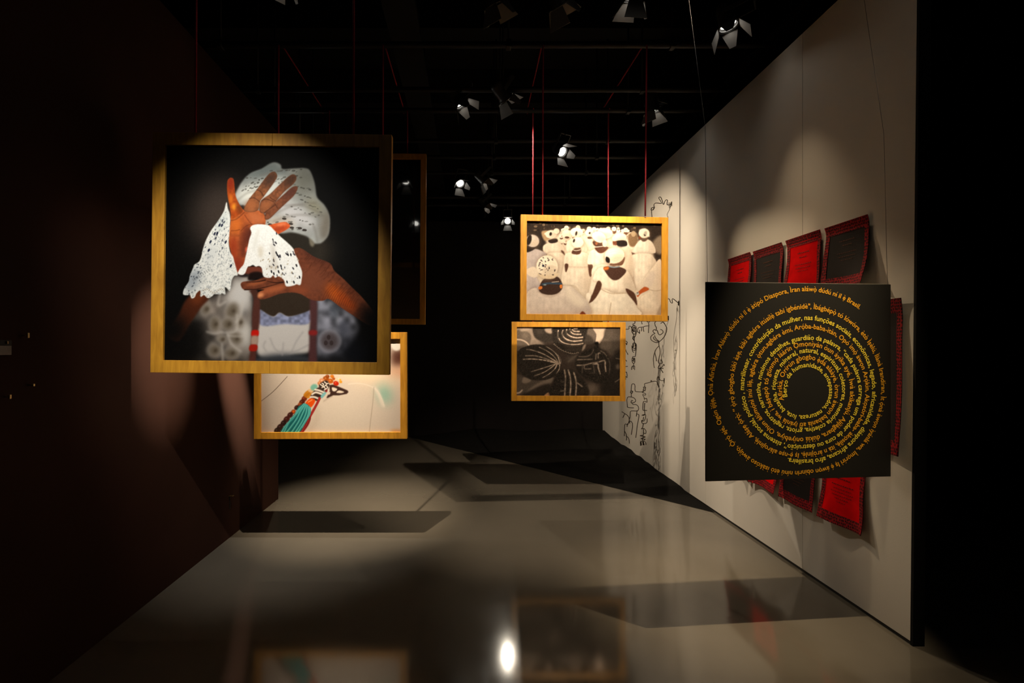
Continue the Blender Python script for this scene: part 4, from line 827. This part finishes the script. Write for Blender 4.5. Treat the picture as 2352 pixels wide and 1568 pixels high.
def banner(label, y0, y1, z0, z1, c, bs=.028, bt=.06, flare=.03, lines=None):
    """cloth hung on the white wall, from y0 (near) to y1 (far)"""
    BN[0] += 1; ph_ = BN[0] * 1.7
    t = thing('cloth_banner', label, 'banner', (WX, (y0 + y1) / 2, z0), group='red and black cloth banners on the white wall')
    w_, h_ = y1 - y0, z1 - z0
    def off(u, v):
        s = .006 + .006 * (1 + math.sin(3.1 * u * 2 + ph_)) * (1 - v) + flare * (1 - v) ** 3 * (.7 + .3 * math.sin(5 * u + ph_)) + .012 * (abs(2 * u - 1) ** 3) * (1 - v) + .014 * max(0, v - .9) * 10
        return -s
    def edge(u, v): return .004 * math.sin(7 * v + ph_) * (1 if u < .5 else -1)
    def sheet(nm, u0, u1, v0, v1, m, lift, nu=10, nv=12):
        V, Fc = [], []
        for lay in (0, 1):
            for j in range(nv + 1):
                for i in range(nu + 1):
                    u = u0 + (u1 - u0) * i / nu; v = v0 + (v1 - v0) * j / nv
                    V.append((off(u, v) - lift + lay * .0014, -w_ / 2 + w_ * u + edge(u, v), h_ * v))
        n = (nu + 1) * (nv + 1)
        for lay in (0, 1):
            for j in range(nv):
                for i in range(nu):
                    a = lay * n + j * (nu + 1) + i; q = (a, a + nu + 1, a + nu + 2, a + 1); Fc.append(q if lay == 0 else q[::-1])
        me = bpy.data.meshes.new(nm); me.from_pydata(V, [], Fc); me.update()
        for p in me.polygons: p.use_smooth = True
        return link(nm, me, m, t)
    bu = bs / w_; bv = bt / h_
    sheet('cloth', 0, 1, 0, 1, M['red'] if c == 'red' else M['dark'], 0, 14, 16)
    sheet('border_strip', 0, bu, 0, 1, M['ribbon'], .0018, 2, 16); sheet('border_strip', 1 - bu, 1, 0, 1, M['ribbon'], .0018, 2, 16)
    sheet('border_strip', bu, 1 - bu, 1 - bv, 1, M['ribbon'], .0018, 12, 3); sheet('border_strip', bu, 1 - bu, 0, bv, M['ribbon'], .0018, 12, 3)
    mb = MB(); rnd = random.Random(BN[0])
    for v, wd, big in lines or ((.72, .34, 1), (.65, .22, 1), (.53, .46, 0), (.47, .4, 0), (.42, .28, 0)):
        u = .5 - wd / 2
        while u < .5 + wd / 2:
            l = (.02 + .03 * rnd.random()); hh = .016 if big else .010; a, b_ = u, min(u + l, .5 + wd / 2)
            x = off((a + b_) / 2, v) - .0022
            mb.quad((x, -w_ / 2 + w_ * a, h_ * (v - hh / 2)), (x, -w_ / 2 + w_ * b_, h_ * (v - hh / 2)), (x, -w_ / 2 + w_ * b_, h_ * (v + hh * (.2 + .4 * rnd.random()))), (x, -w_ / 2 + w_ * a, h_ * (v + hh * (.2 + .4 * rnd.random()))))
            u += l + .012
    mb.build('lettering', M['ink'] if c == 'red' else M['rust'], t)['kind'] = 'stuff'
    return t
def wy(px): return WX * F / (px - VX)
ZT = 2.232
banner('black cloth banner with red border, nearest of the upper row', wy(2002), wy(1900.5), ZT - .382, ZT - .004, 'dark')
banner('red cloth banner, second nearest of the upper row', wy(1889.5), wy(1811.5), ZT - .40, ZT, 'red')
banner('black cloth banner, third from the near end of the upper row', wy(1801), wy(1735.5), ZT - .39, ZT, 'dark')
banner('red cloth banner, farthest of the upper row', wy(1729), wy(1676.5), ZT - .39, ZT + .006, 'red')
banner('large black cloth banner showing only an edge right of the text panel', wy(2079), 2.86, .938, 1.747, 'dark', .03, .075, .004)
LL = ((.78, .2, 0), (.70, .36, 1), (.60, .5, 1), (.54, .42, 0), (.49, .5, 0), (.44, .44, 0), (.39, .3, 0), (.34, .2, 0))
banner('red cloth banner, nearest of the lower row under the text panel', wy(1990), wy(1893), .442, .83, 'red', lines=LL)
banner('black cloth banner with red border, second nearest of the lower row', wy(1877), wy(1798.5), .441, .83, 'dark', lines=LL)
banner('red cloth banner, third of the lower row, mostly behind the text panel', wy(1795), wy(1731), .448, .83, 'red', lines=LL)
banner('black cloth banner at the far end of the lower row, behind the text panel', wy(1727), wy(1676), .462, .84, 'dark')

# ---------------------------------------------------------------- bent wire sculptures standing out from the white wall
def c7(*p): return [(1410 + x / 5.226, 730 + y / 5.226) for x, y in p]
def c6(*p): return [(1380 + x / 4.9, 440 + y / 4.9) for x, y in p]
def circ(cx, cy, rx, ry, n=10): return [(cx + rx * math.cos(k * 2 * math.pi / n), cy + ry * math.sin(k * 2 * math.pi / n)) for k in range(n + 1)]
def sculpture(label, Y, plate, lines, r=.0043):
    t = thing('wire_sculpture', label, 'sculpture', (WX, Y, 1.0), group='bent wire sculptures on the white wall')
    rnd = random.Random(len(lines))
    if plate:
        p = at(plate[0], plate[1], Y); MB().box(-.008, 0, -.006, .006, p.z - 1 - .024, p.z - 1 + .024, .002).build('wall_plate', M['wire'], t)
    for pts in lines:
        if len(pts) > 2: pts = [tuple(q) for q in smooth_pts(pts, False, 3)]
        P3 = []
        for k, (x, y) in enumerate(pts):
            v = at(x, y, Y); P3.append((min(v.x, WX - .008) - WX, .014 * math.sin(k * .7 + rnd.random() * .6 + len(pts)), v.z - 1.0))
        MB().tube(P3, r, 6).build('bent_wire', M['wire'], t)
    return t
sculpture('wire sculpture with long dangling figures, lowest on the white wall', 5.19, (1526, 873), [
    c7((608, 750), (560, 750), (545, 730), (540, 705), (522, 705), (522, 740), (538, 825), (505, 760), (455, 765), (450, 750), (445, 765), (385, 785), (370, 800), (370, 850)),
    c7(*circ(368, 850, 14, 22)), c7((360, 870), (345, 895), (375, 905), (372, 925), (350, 920), (358, 950), (362, 975), (397, 965), (395, 1010), (355, 1000), (352, 1100), (362, 1105), (392, 1108)),
    c7((375, 1020), (370, 1100), (365, 1160), (340, 1168), (382, 1160), (372, 1200), (360, 1240)), c7((395, 1205), (388, 1262), (345, 1265), (333, 1225), (345, 1240), (365, 1190)),
    c7((358, 1265), (350, 1310), (322, 1328), (360, 1325), (385, 1350), (375, 1385), (355, 1380)), c7((352, 1330), (350, 1400), (318, 1415), (375, 1425), (320, 1445), (382, 1460), (340, 1470), (350, 1410)),
    c7((315, 1530), (316, 1492), (345, 1485), (348, 1525)), c7((330, 1488), (332, 1530)), c7((345, 1488), (375, 1485), (380, 1518)), c7((360, 1488), (362, 1528)),
    c7((355, 885), (285, 885), (260, 875), (248, 800), (215, 795), (212, 875)), c7(*circ(212, 888, 13, 13)), c7((212, 900), (210, 950)),
    c7((240, 1078), (180, 1076), (156, 1050), (160, 955), (235, 955), (257, 985), (245, 1012), (215, 1020), (202, 1002), (215, 988), (235, 998)),
    c7((212, 1020), (230, 1038), (268, 1040), (290, 1060), (283, 1112), (215, 1118), (195, 1140), (186, 1205)), c7((284, 1110), (270, 1182)), c7((272, 1150), (300, 1172), (282, 1320), (260, 1435)),
    c7((90, 1122), (135, 1150), (168, 1172), (184, 1205)), c7((135, 1150), (108, 1198)), c7((184, 1205), (165, 1278), (135, 1282), (122, 1416)), c7((165, 1270), (158, 1306)), c7((186, 1205), (190, 1266)), c7((190, 1240), (222, 1262), (205, 1398)),
    c7((130, 1355), (150, 1400), (145, 1466)), c7((148, 1418), (175, 1440), (182, 1503))])
sculpture('wire sculpture with a profile face and arm, middle of the white wall', 4.83, (1560, 696), [
    c6((883, 1268), (850, 1240), (812, 1202), (806, 1250), (782, 1248), (778, 1208), (740, 1212), (700, 1260), (640, 1330), (612, 1440)),
    c7((600, 10), (525, 35), (492, 58), (490, 90), (515, 115), (510, 150), (480, 140), (474, 160), (492, 185), (460, 200), (447, 230), (456, 270), (490, 292), (545, 288), (602, 230), (628, 140), (620, 80), (590, 48), (555, 68)),
    c7((512, 145), (530, 185), (560, 202), (583, 180), (580, 150), (565, 135)), c7((480, 225), (490, 262), (535, 286)), c7((495, 208), (506, 250), (542, 284)),
    c7((545, 288), (545, 330), (550, 400), (540, 500), (545, 545), (568, 545), (580, 520), (570, 502), (556, 508)), c7((545, 335), (500, 390), (476, 440), (478, 490), (488, 600)), c7((512, 378), (494, 425), (507, 516)),
    c7((545, 545), (535, 580), (542, 606), (570, 590), (596, 556), (613, 572)), c7((545, 605), (595, 603)), c7((560, 598), (590, 657))])
sculpture('wire sculpture with chained loops and a comb, beside the braided hair picture', 5.08, (1535, 730), [
    c7((422, 52), (430, 20), (500, 4), (660, 0)),
    c6((360, 1400), (374, 1440), (380, 1480)), c7((245, 10), (250, 65), (232, 72), (240, 100)), c7(*circ(240, 125, 14, 38)), c7(*circ(248, 155, 20, 40)), c7((222, 145), (262, 165)), c7((222, 100), (220, 170), (235, 210), (230, 240), (245, 270)), c7((262, 100), (265, 200), (250, 240), (243, 300)), c7(*circ(238, 238, 10, 18)),
    c7(*circ(245, 345, 24, 46)), c7(*circ(247, 340, 14, 30)), c7((222, 330), (225, 400), (235, 412)), c7((268, 320), (262, 390), (268, 430), (255, 462), (222, 466), (225, 530), (245, 540), (246, 480)), c7(*circ(237, 500, 8, 20)), c7((240, 540), (238, 585)), c7((218, 622), (222, 580), (240, 575), (254, 590), (252, 624)), c7((235, 578), (237, 612)),
    c7((335, 75), (334, 40), (422, 52), (410, 180)), c7((415, 95), (380, 98), (357, 112), (355, 165)), c7((357, 108), (330, 112), (328, 160)), c7((330, 110), (292, 122), (278, 165), (300, 170), (310, 186)), c7((312, 186), (312, 140)),
    c7((120, 135), (178, 132), (186, 102), (202, 104), (215, 150), (225, 160)), c7((130, 275), (158, 290), (158, 322), (140, 300)), c7((140, 360), (148, 400), (165, 440)), c7((140, 500), (158, 520)), c7((130, 585), (168, 580)), c7((130, 650), (152, 652), (164, 690), (155, 715), (140, 700), (146, 740))])
sculpture('wire sculpture with zigzag and loop, above the procession picture', 5.0, (1543, 468), [
    c6((797, 145), (752, 143), (748, 105), (728, 97), (716, 135), (696, 135), (672, 64), (658, 68), (680, 134), (615, 130), (603, 150), (600, 182), (585, 205)), c6(*circ(582, 193, 16, 14)), c6((577, 206), (576, 280), (580, 420))])

# ---------------------------------------------------------------- black soil bed in the far corner
def soil():
    A, B, Cn = Vector((WX - .004, 4.12)), Vector((-1.03, 7.592)), Vector((WX - .004, 7.592))
    yy = [4.12, 4.27, 4.41, 4.56, 4.62, 4.776, 5.06, 5.12, 5.227, 5.41, 5.6, 5.83, 6.1, 6.25, 6.66, 7.0, 7.19, 7.6]; hz = [.0, .012, .034, .02, .03, .064, .045, .05, .058, .05, .07, .08, .075, .098, .078, .09, .10, .14]
    n = 90; rng = np.random.default_rng(2); V, Fc, idx = [], [], {}
    nz = vnoise(300, 300, 9, rng); nz2 = vnoise(300, 300, 30, rng)
    for i in range(n + 1):
        for j in range(n + 1 - i):
            a, b_ = i / n, j / n; p = A * (1 - a - b_) + B * a + Cn * b_         # b_ = 0 is the straight front edge
            prof = float(np.interp(p.y, yy, hz)); d = b_
            sm = min(1, d / .35); sm = sm * sm * (3 - 2 * sm)
            h = .004 + sm * prof * (.75 + .5 * (nz2[int((p.x + 2) * 40) % 300, int(p.y * 40) % 300] - .5)) + (0 if b_ == 0 else .016 * min(1, d * 8) * nz[int((p.x + 2) * 60) % 300, int(p.y * 60) % 300])
            if b_ == 0: h = .004
            idx[i, j] = len(V); V.append((p.x, p.y, h))
    top = len(V)
    for i in range(n):
        for j in range(n - i):
            Fc.append((idx[i, j], idx[i + 1, j], idx[i, j + 1])[::-1])
            if i + j < n - 1: Fc.append((idx[i + 1, j], idx[i + 1, j + 1], idx[i, j + 1])[::-1])
    rim = [idx[i, 0] for i in range(n + 1)] + [idx[n - j, j] for j in range(1, n + 1)] + [idx[0, n - k] for k in range(1, n)]
    low = []
    for k in rim: low.append(len(V)); V.append((V[k][0], V[k][1], .0005))
    for k in range(len(rim)): q = (k + 1) % len(rim); Fc.append((rim[k], rim[q], low[q], low[k]))
    me = bpy.data.meshes.new('soil_bed'); me.from_pydata(V, [], Fc); me.update()
    return tag(link('soil_bed', me, M['soil']), 'low bed of black soil with a straight front edge in the far corner', 'soil')
soil()

# ---------------------------------------------------------------- small exhibits at the edges
def card_mat(i):
    m = bpy.data.materials.new('small_mono_photo'); m.use_nodes = True; nt = m.node_tree; b = nt.nodes['Principled BSDF']; b.inputs['Roughness'].default_value = .5
    N = nt.nodes.new; L = nt.links.new
    tc = N('ShaderNodeTexCoord'); mp = N('ShaderNodeMapping'); mp.inputs['Location'].default_value = (i * 3.7, i, i * 1.3); L(tc.outputs['Object'], mp.inputs[0])
    n = N('ShaderNodeTexNoise'); n.inputs['Scale'].default_value = 16; n.inputs['Detail'].default_value = 3; L(mp.outputs[0], n.inputs['Vector'])
    r = N('ShaderNodeValToRGB'); e = r.color_ramp.elements; e[0].position = .44; e[0].color = (.02, .018, .015, 1); e[1].position = .56; e[1].color = (.62, .58, .5, 1)
    L(n.outputs['Fac'], r.inputs[0]); L(r.outputs[0], b.inputs['Base Color']); return m
M['caption'] = mat('grey_caption_print', (.35, .33, .3), .6, .3)
M['cardbase'] = mat('black_card', (.012, .011, .01), .6, .3)
for i, (x0, x1, y0, y1, lab) in enumerate(((2305, 2331, 800, 823, 'dim small photograph, top of the column at the right edge'), (2340, 2366, 796, 821, 'small photograph cut off by the right edge of the view'), (2304, 2330, 858, 882, 'small pale photograph of a face, middle of the column at the right edge'), (2302, 2327, 918, 942, 'small contrasty photograph, bottom of the column at the right edge'))):
    a, b_ = at(x0, y1 + 22, 5.99), at(x1, y0, 5.99); t = thing('photo_card', lab, 'photograph', (a.x, 5.998, a.z), group='small photographs on the dark far wall')
    w_, h_ = b_.x - a.x, b_.z - a.z; hp = h_ * (y1 - y0) / (y1 + 22 - y0)
    MB().box(-.02, w_ + .02, -.006, -.001, -.02, h_ + .02).build('card', M['cardbase'], t)
    MB().box(0, w_, -.009, -.006, h_ - hp, h_).build('photo', card_mat(i + 1), t)
    for z, l in ((.40, .4), (.22, .7), (.1, .5)): MB().box(0, w_ * l, -.0075, -.006, (h_ - hp) * z, (h_ - hp) * z + .006).build('caption_line', M['caption'], t)
# left wall: a small lit print at the edge of the view and little bright pegs
a = at(-30, 815, 1.83); 
t = thing('wall_print', 'small grey print on the dark left wall at the edge of the view', 'print', (-1.88, 1.73, 1.465))
MB().box(0, .006, 0, .142, 0, .06).build('mount', M['cardbase'], t)
MB().box(.006, .008, 0, .139, 0, .037).build('photo', mat('grey_print', (.30, .25, .22), .6, .3, var=.2, vscale=30), t)
MB().box(.006, .012, .118, .124, .044, .056, .002).build('clip', M['sill'], t)
for px, py, hh, lab in ((52, 770, 12, 'small brass peg on the dark left wall, upper one'), (65, 884, 6, 'tiny brass peg on the dark left wall, lower one'), (10, 911, 10, 'small brass peg at the left edge of the view')):
    Yp = 1.88 * F / (VX - px); p = at(px, py, Yp); hz_ = hh * Yp / F / 2
    t = thing('wall_peg', lab, 'peg', (-1.88, Yp, p.z))
    MB().tube([(0, 0, 0), (.02, 0, 0)], .003, 8).build('shank', M['sill'], t)
    MB().box(.02, .026, -.005, .005, -hz_, hz_, .002).build('head', M['sill'], t)
Yb = 1.88 * F / (VX - 527); p = at(527, 1139, Yb)
t = thing('wall_bracket', 'tiny metal bracket low on the dark left wall', 'bracket', (-1.88, Yb, p.z - .1))
MB().box(0, .004, -.004, .004, 0, .1).build('back_plate', M['pipe'], t)
MB().box(0, .03, -.012, .012, .1, .104).build('ledge', M['sill'], t)

# ---------------------------------------------------------------- spotlights
def make_spot_parts():
    parts = []
    parts.append(('housing', MB().lathe([(.02, -.16), (.05, -.15), (.056, -.13), (.056, -.02), (.06, -.018), (.06, 0)], 20, True, False), 'lampbody'))
    parts.append(('lens', MB().lathe([(.048, -.014), (.02, -.011)], 12, False, True), 'lens'))
    parts.append(('door_ring', MB().lathe([(.058, 0), (.068, 0), (.068, .01), (.058, .01)], 20, False, False), 'lampbody'))
    parts.append(('yoke', MB().box(.064, .070, -.09, -.06, -.02, .17).box(-.070, -.064, -.09, -.06, -.02, .17).box(-.07, .07, -.09, -.06, .165, .172), 'lampbody'))
    out = []
    for nm, mb, m in parts:
        bmesh.ops.recalc_face_normals(mb.bm, faces=mb.bm.faces); me = bpy.data.meshes.new(nm); mb.bm.to_mesh(me); mb.bm.free(); me.materials.append(M[m]); out.append((nm, me, None))
    for k in range(4):
        mb = MB(); a = math.radians(28); s = .06; l = .11
        ca, sa = math.cos(a), math.sin(a)
        # a tapering flap hinged on the ring, opened outwards
        q = [(-.045, .01, .064), (.045, .01, .064), (.075, .01 + l * ca, .064 + l * sa), (-.075, .01 + l * ca, .064 + l * sa)]
        if k % 2: q = [(-.05, .01, .064), (.05, .01, .064), (.02, .01 + l * ca * .9, .064 + l * sa * .9), (-.02, .01 + l * ca * .9, .064 + l * sa * .9)]
        R_ = Matrix.Rotation(math.pi / 2 * k, 4, 'Y'); q = [R_ @ Vector(p) for p in q]
        n = (q[1] - q[0]).cross(q[2] - q[0]).normalized() * .0012
        vs = [mb.bm.verts.new(p + n) for p in q] + [mb.bm.verts.new(p - n) for p in q]
        for f in ((0, 1, 2, 3), (7, 6, 5, 4), (0, 4, 5, 1), (1, 5, 6, 2), (2, 6, 7, 3), (3, 7, 4, 0)): mb.bm.faces.new([vs[i] for i in f])
        bmesh.ops.recalc_face_normals(mb.bm, faces=mb.bm.faces); me = bpy.data.meshes.new('barn_door'); mb.bm.to_mesh(me); mb.bm.free(); me.materials.append(M['door']); out.append(('barn_door', me, k))
    return out
SPOT = make_spot_parts()
LENS_OFF = SPOT[1][1].copy(); LENS_OFF.materials[0] = M['off']
for pos, aim, watts, cone, blend, colr, lab in LAMPS:
    d = (Vector(aim) - Vector(pos)).normalized(); q = d.to_track_quat('Y', 'Z')
    t = thing('spotlight', lab, 'spotlight', pos, q.to_euler(), 'spotlights on the ceiling pipes')
    made = {}
    for nm, me, k in SPOT:
        if nm == 'lens' and not watts: me = LENS_OFF
        o = bpy.data.objects.new(nm, me); COL.objects.link(o); made[nm] = o
        o.parent = made['housing'] if nm == 'lens' else made['door_ring'] if nm == 'barn_door' else t
    # clamp and stem up to the pipe
    inv = (Matrix.Translation(pos) @ q.to_matrix().to_4x4()).inverted(); a = inv @ (Vector(pos) + q @ Vector((0, -.075, .17))); b_ = inv @ Vector((pos[0] + (q @ Vector((0, -.075, .17))).x, pos[1] + (q @ Vector((0, -.075, .17))).y, PZ + .02))
    MB().tube([a, b_], .009, 8).build('stem', M['lampbody'], t)
    if not watts: continue
    L_ = bpy.data.lights.new('spot_beam', 'SPOT'); L_.energy = watts; L_.spot_size = math.radians(cone); L_.spot_blend = blend; L_.color = colr; L_.shadow_soft_size = .016
    lo = bpy.data.objects.new('spot_beam', L_); COL.objects.link(lo); lo.parent = t
    lo.location = (0, .004, 0); lo.rotation_euler = (math.pi / 2, 0, 0)
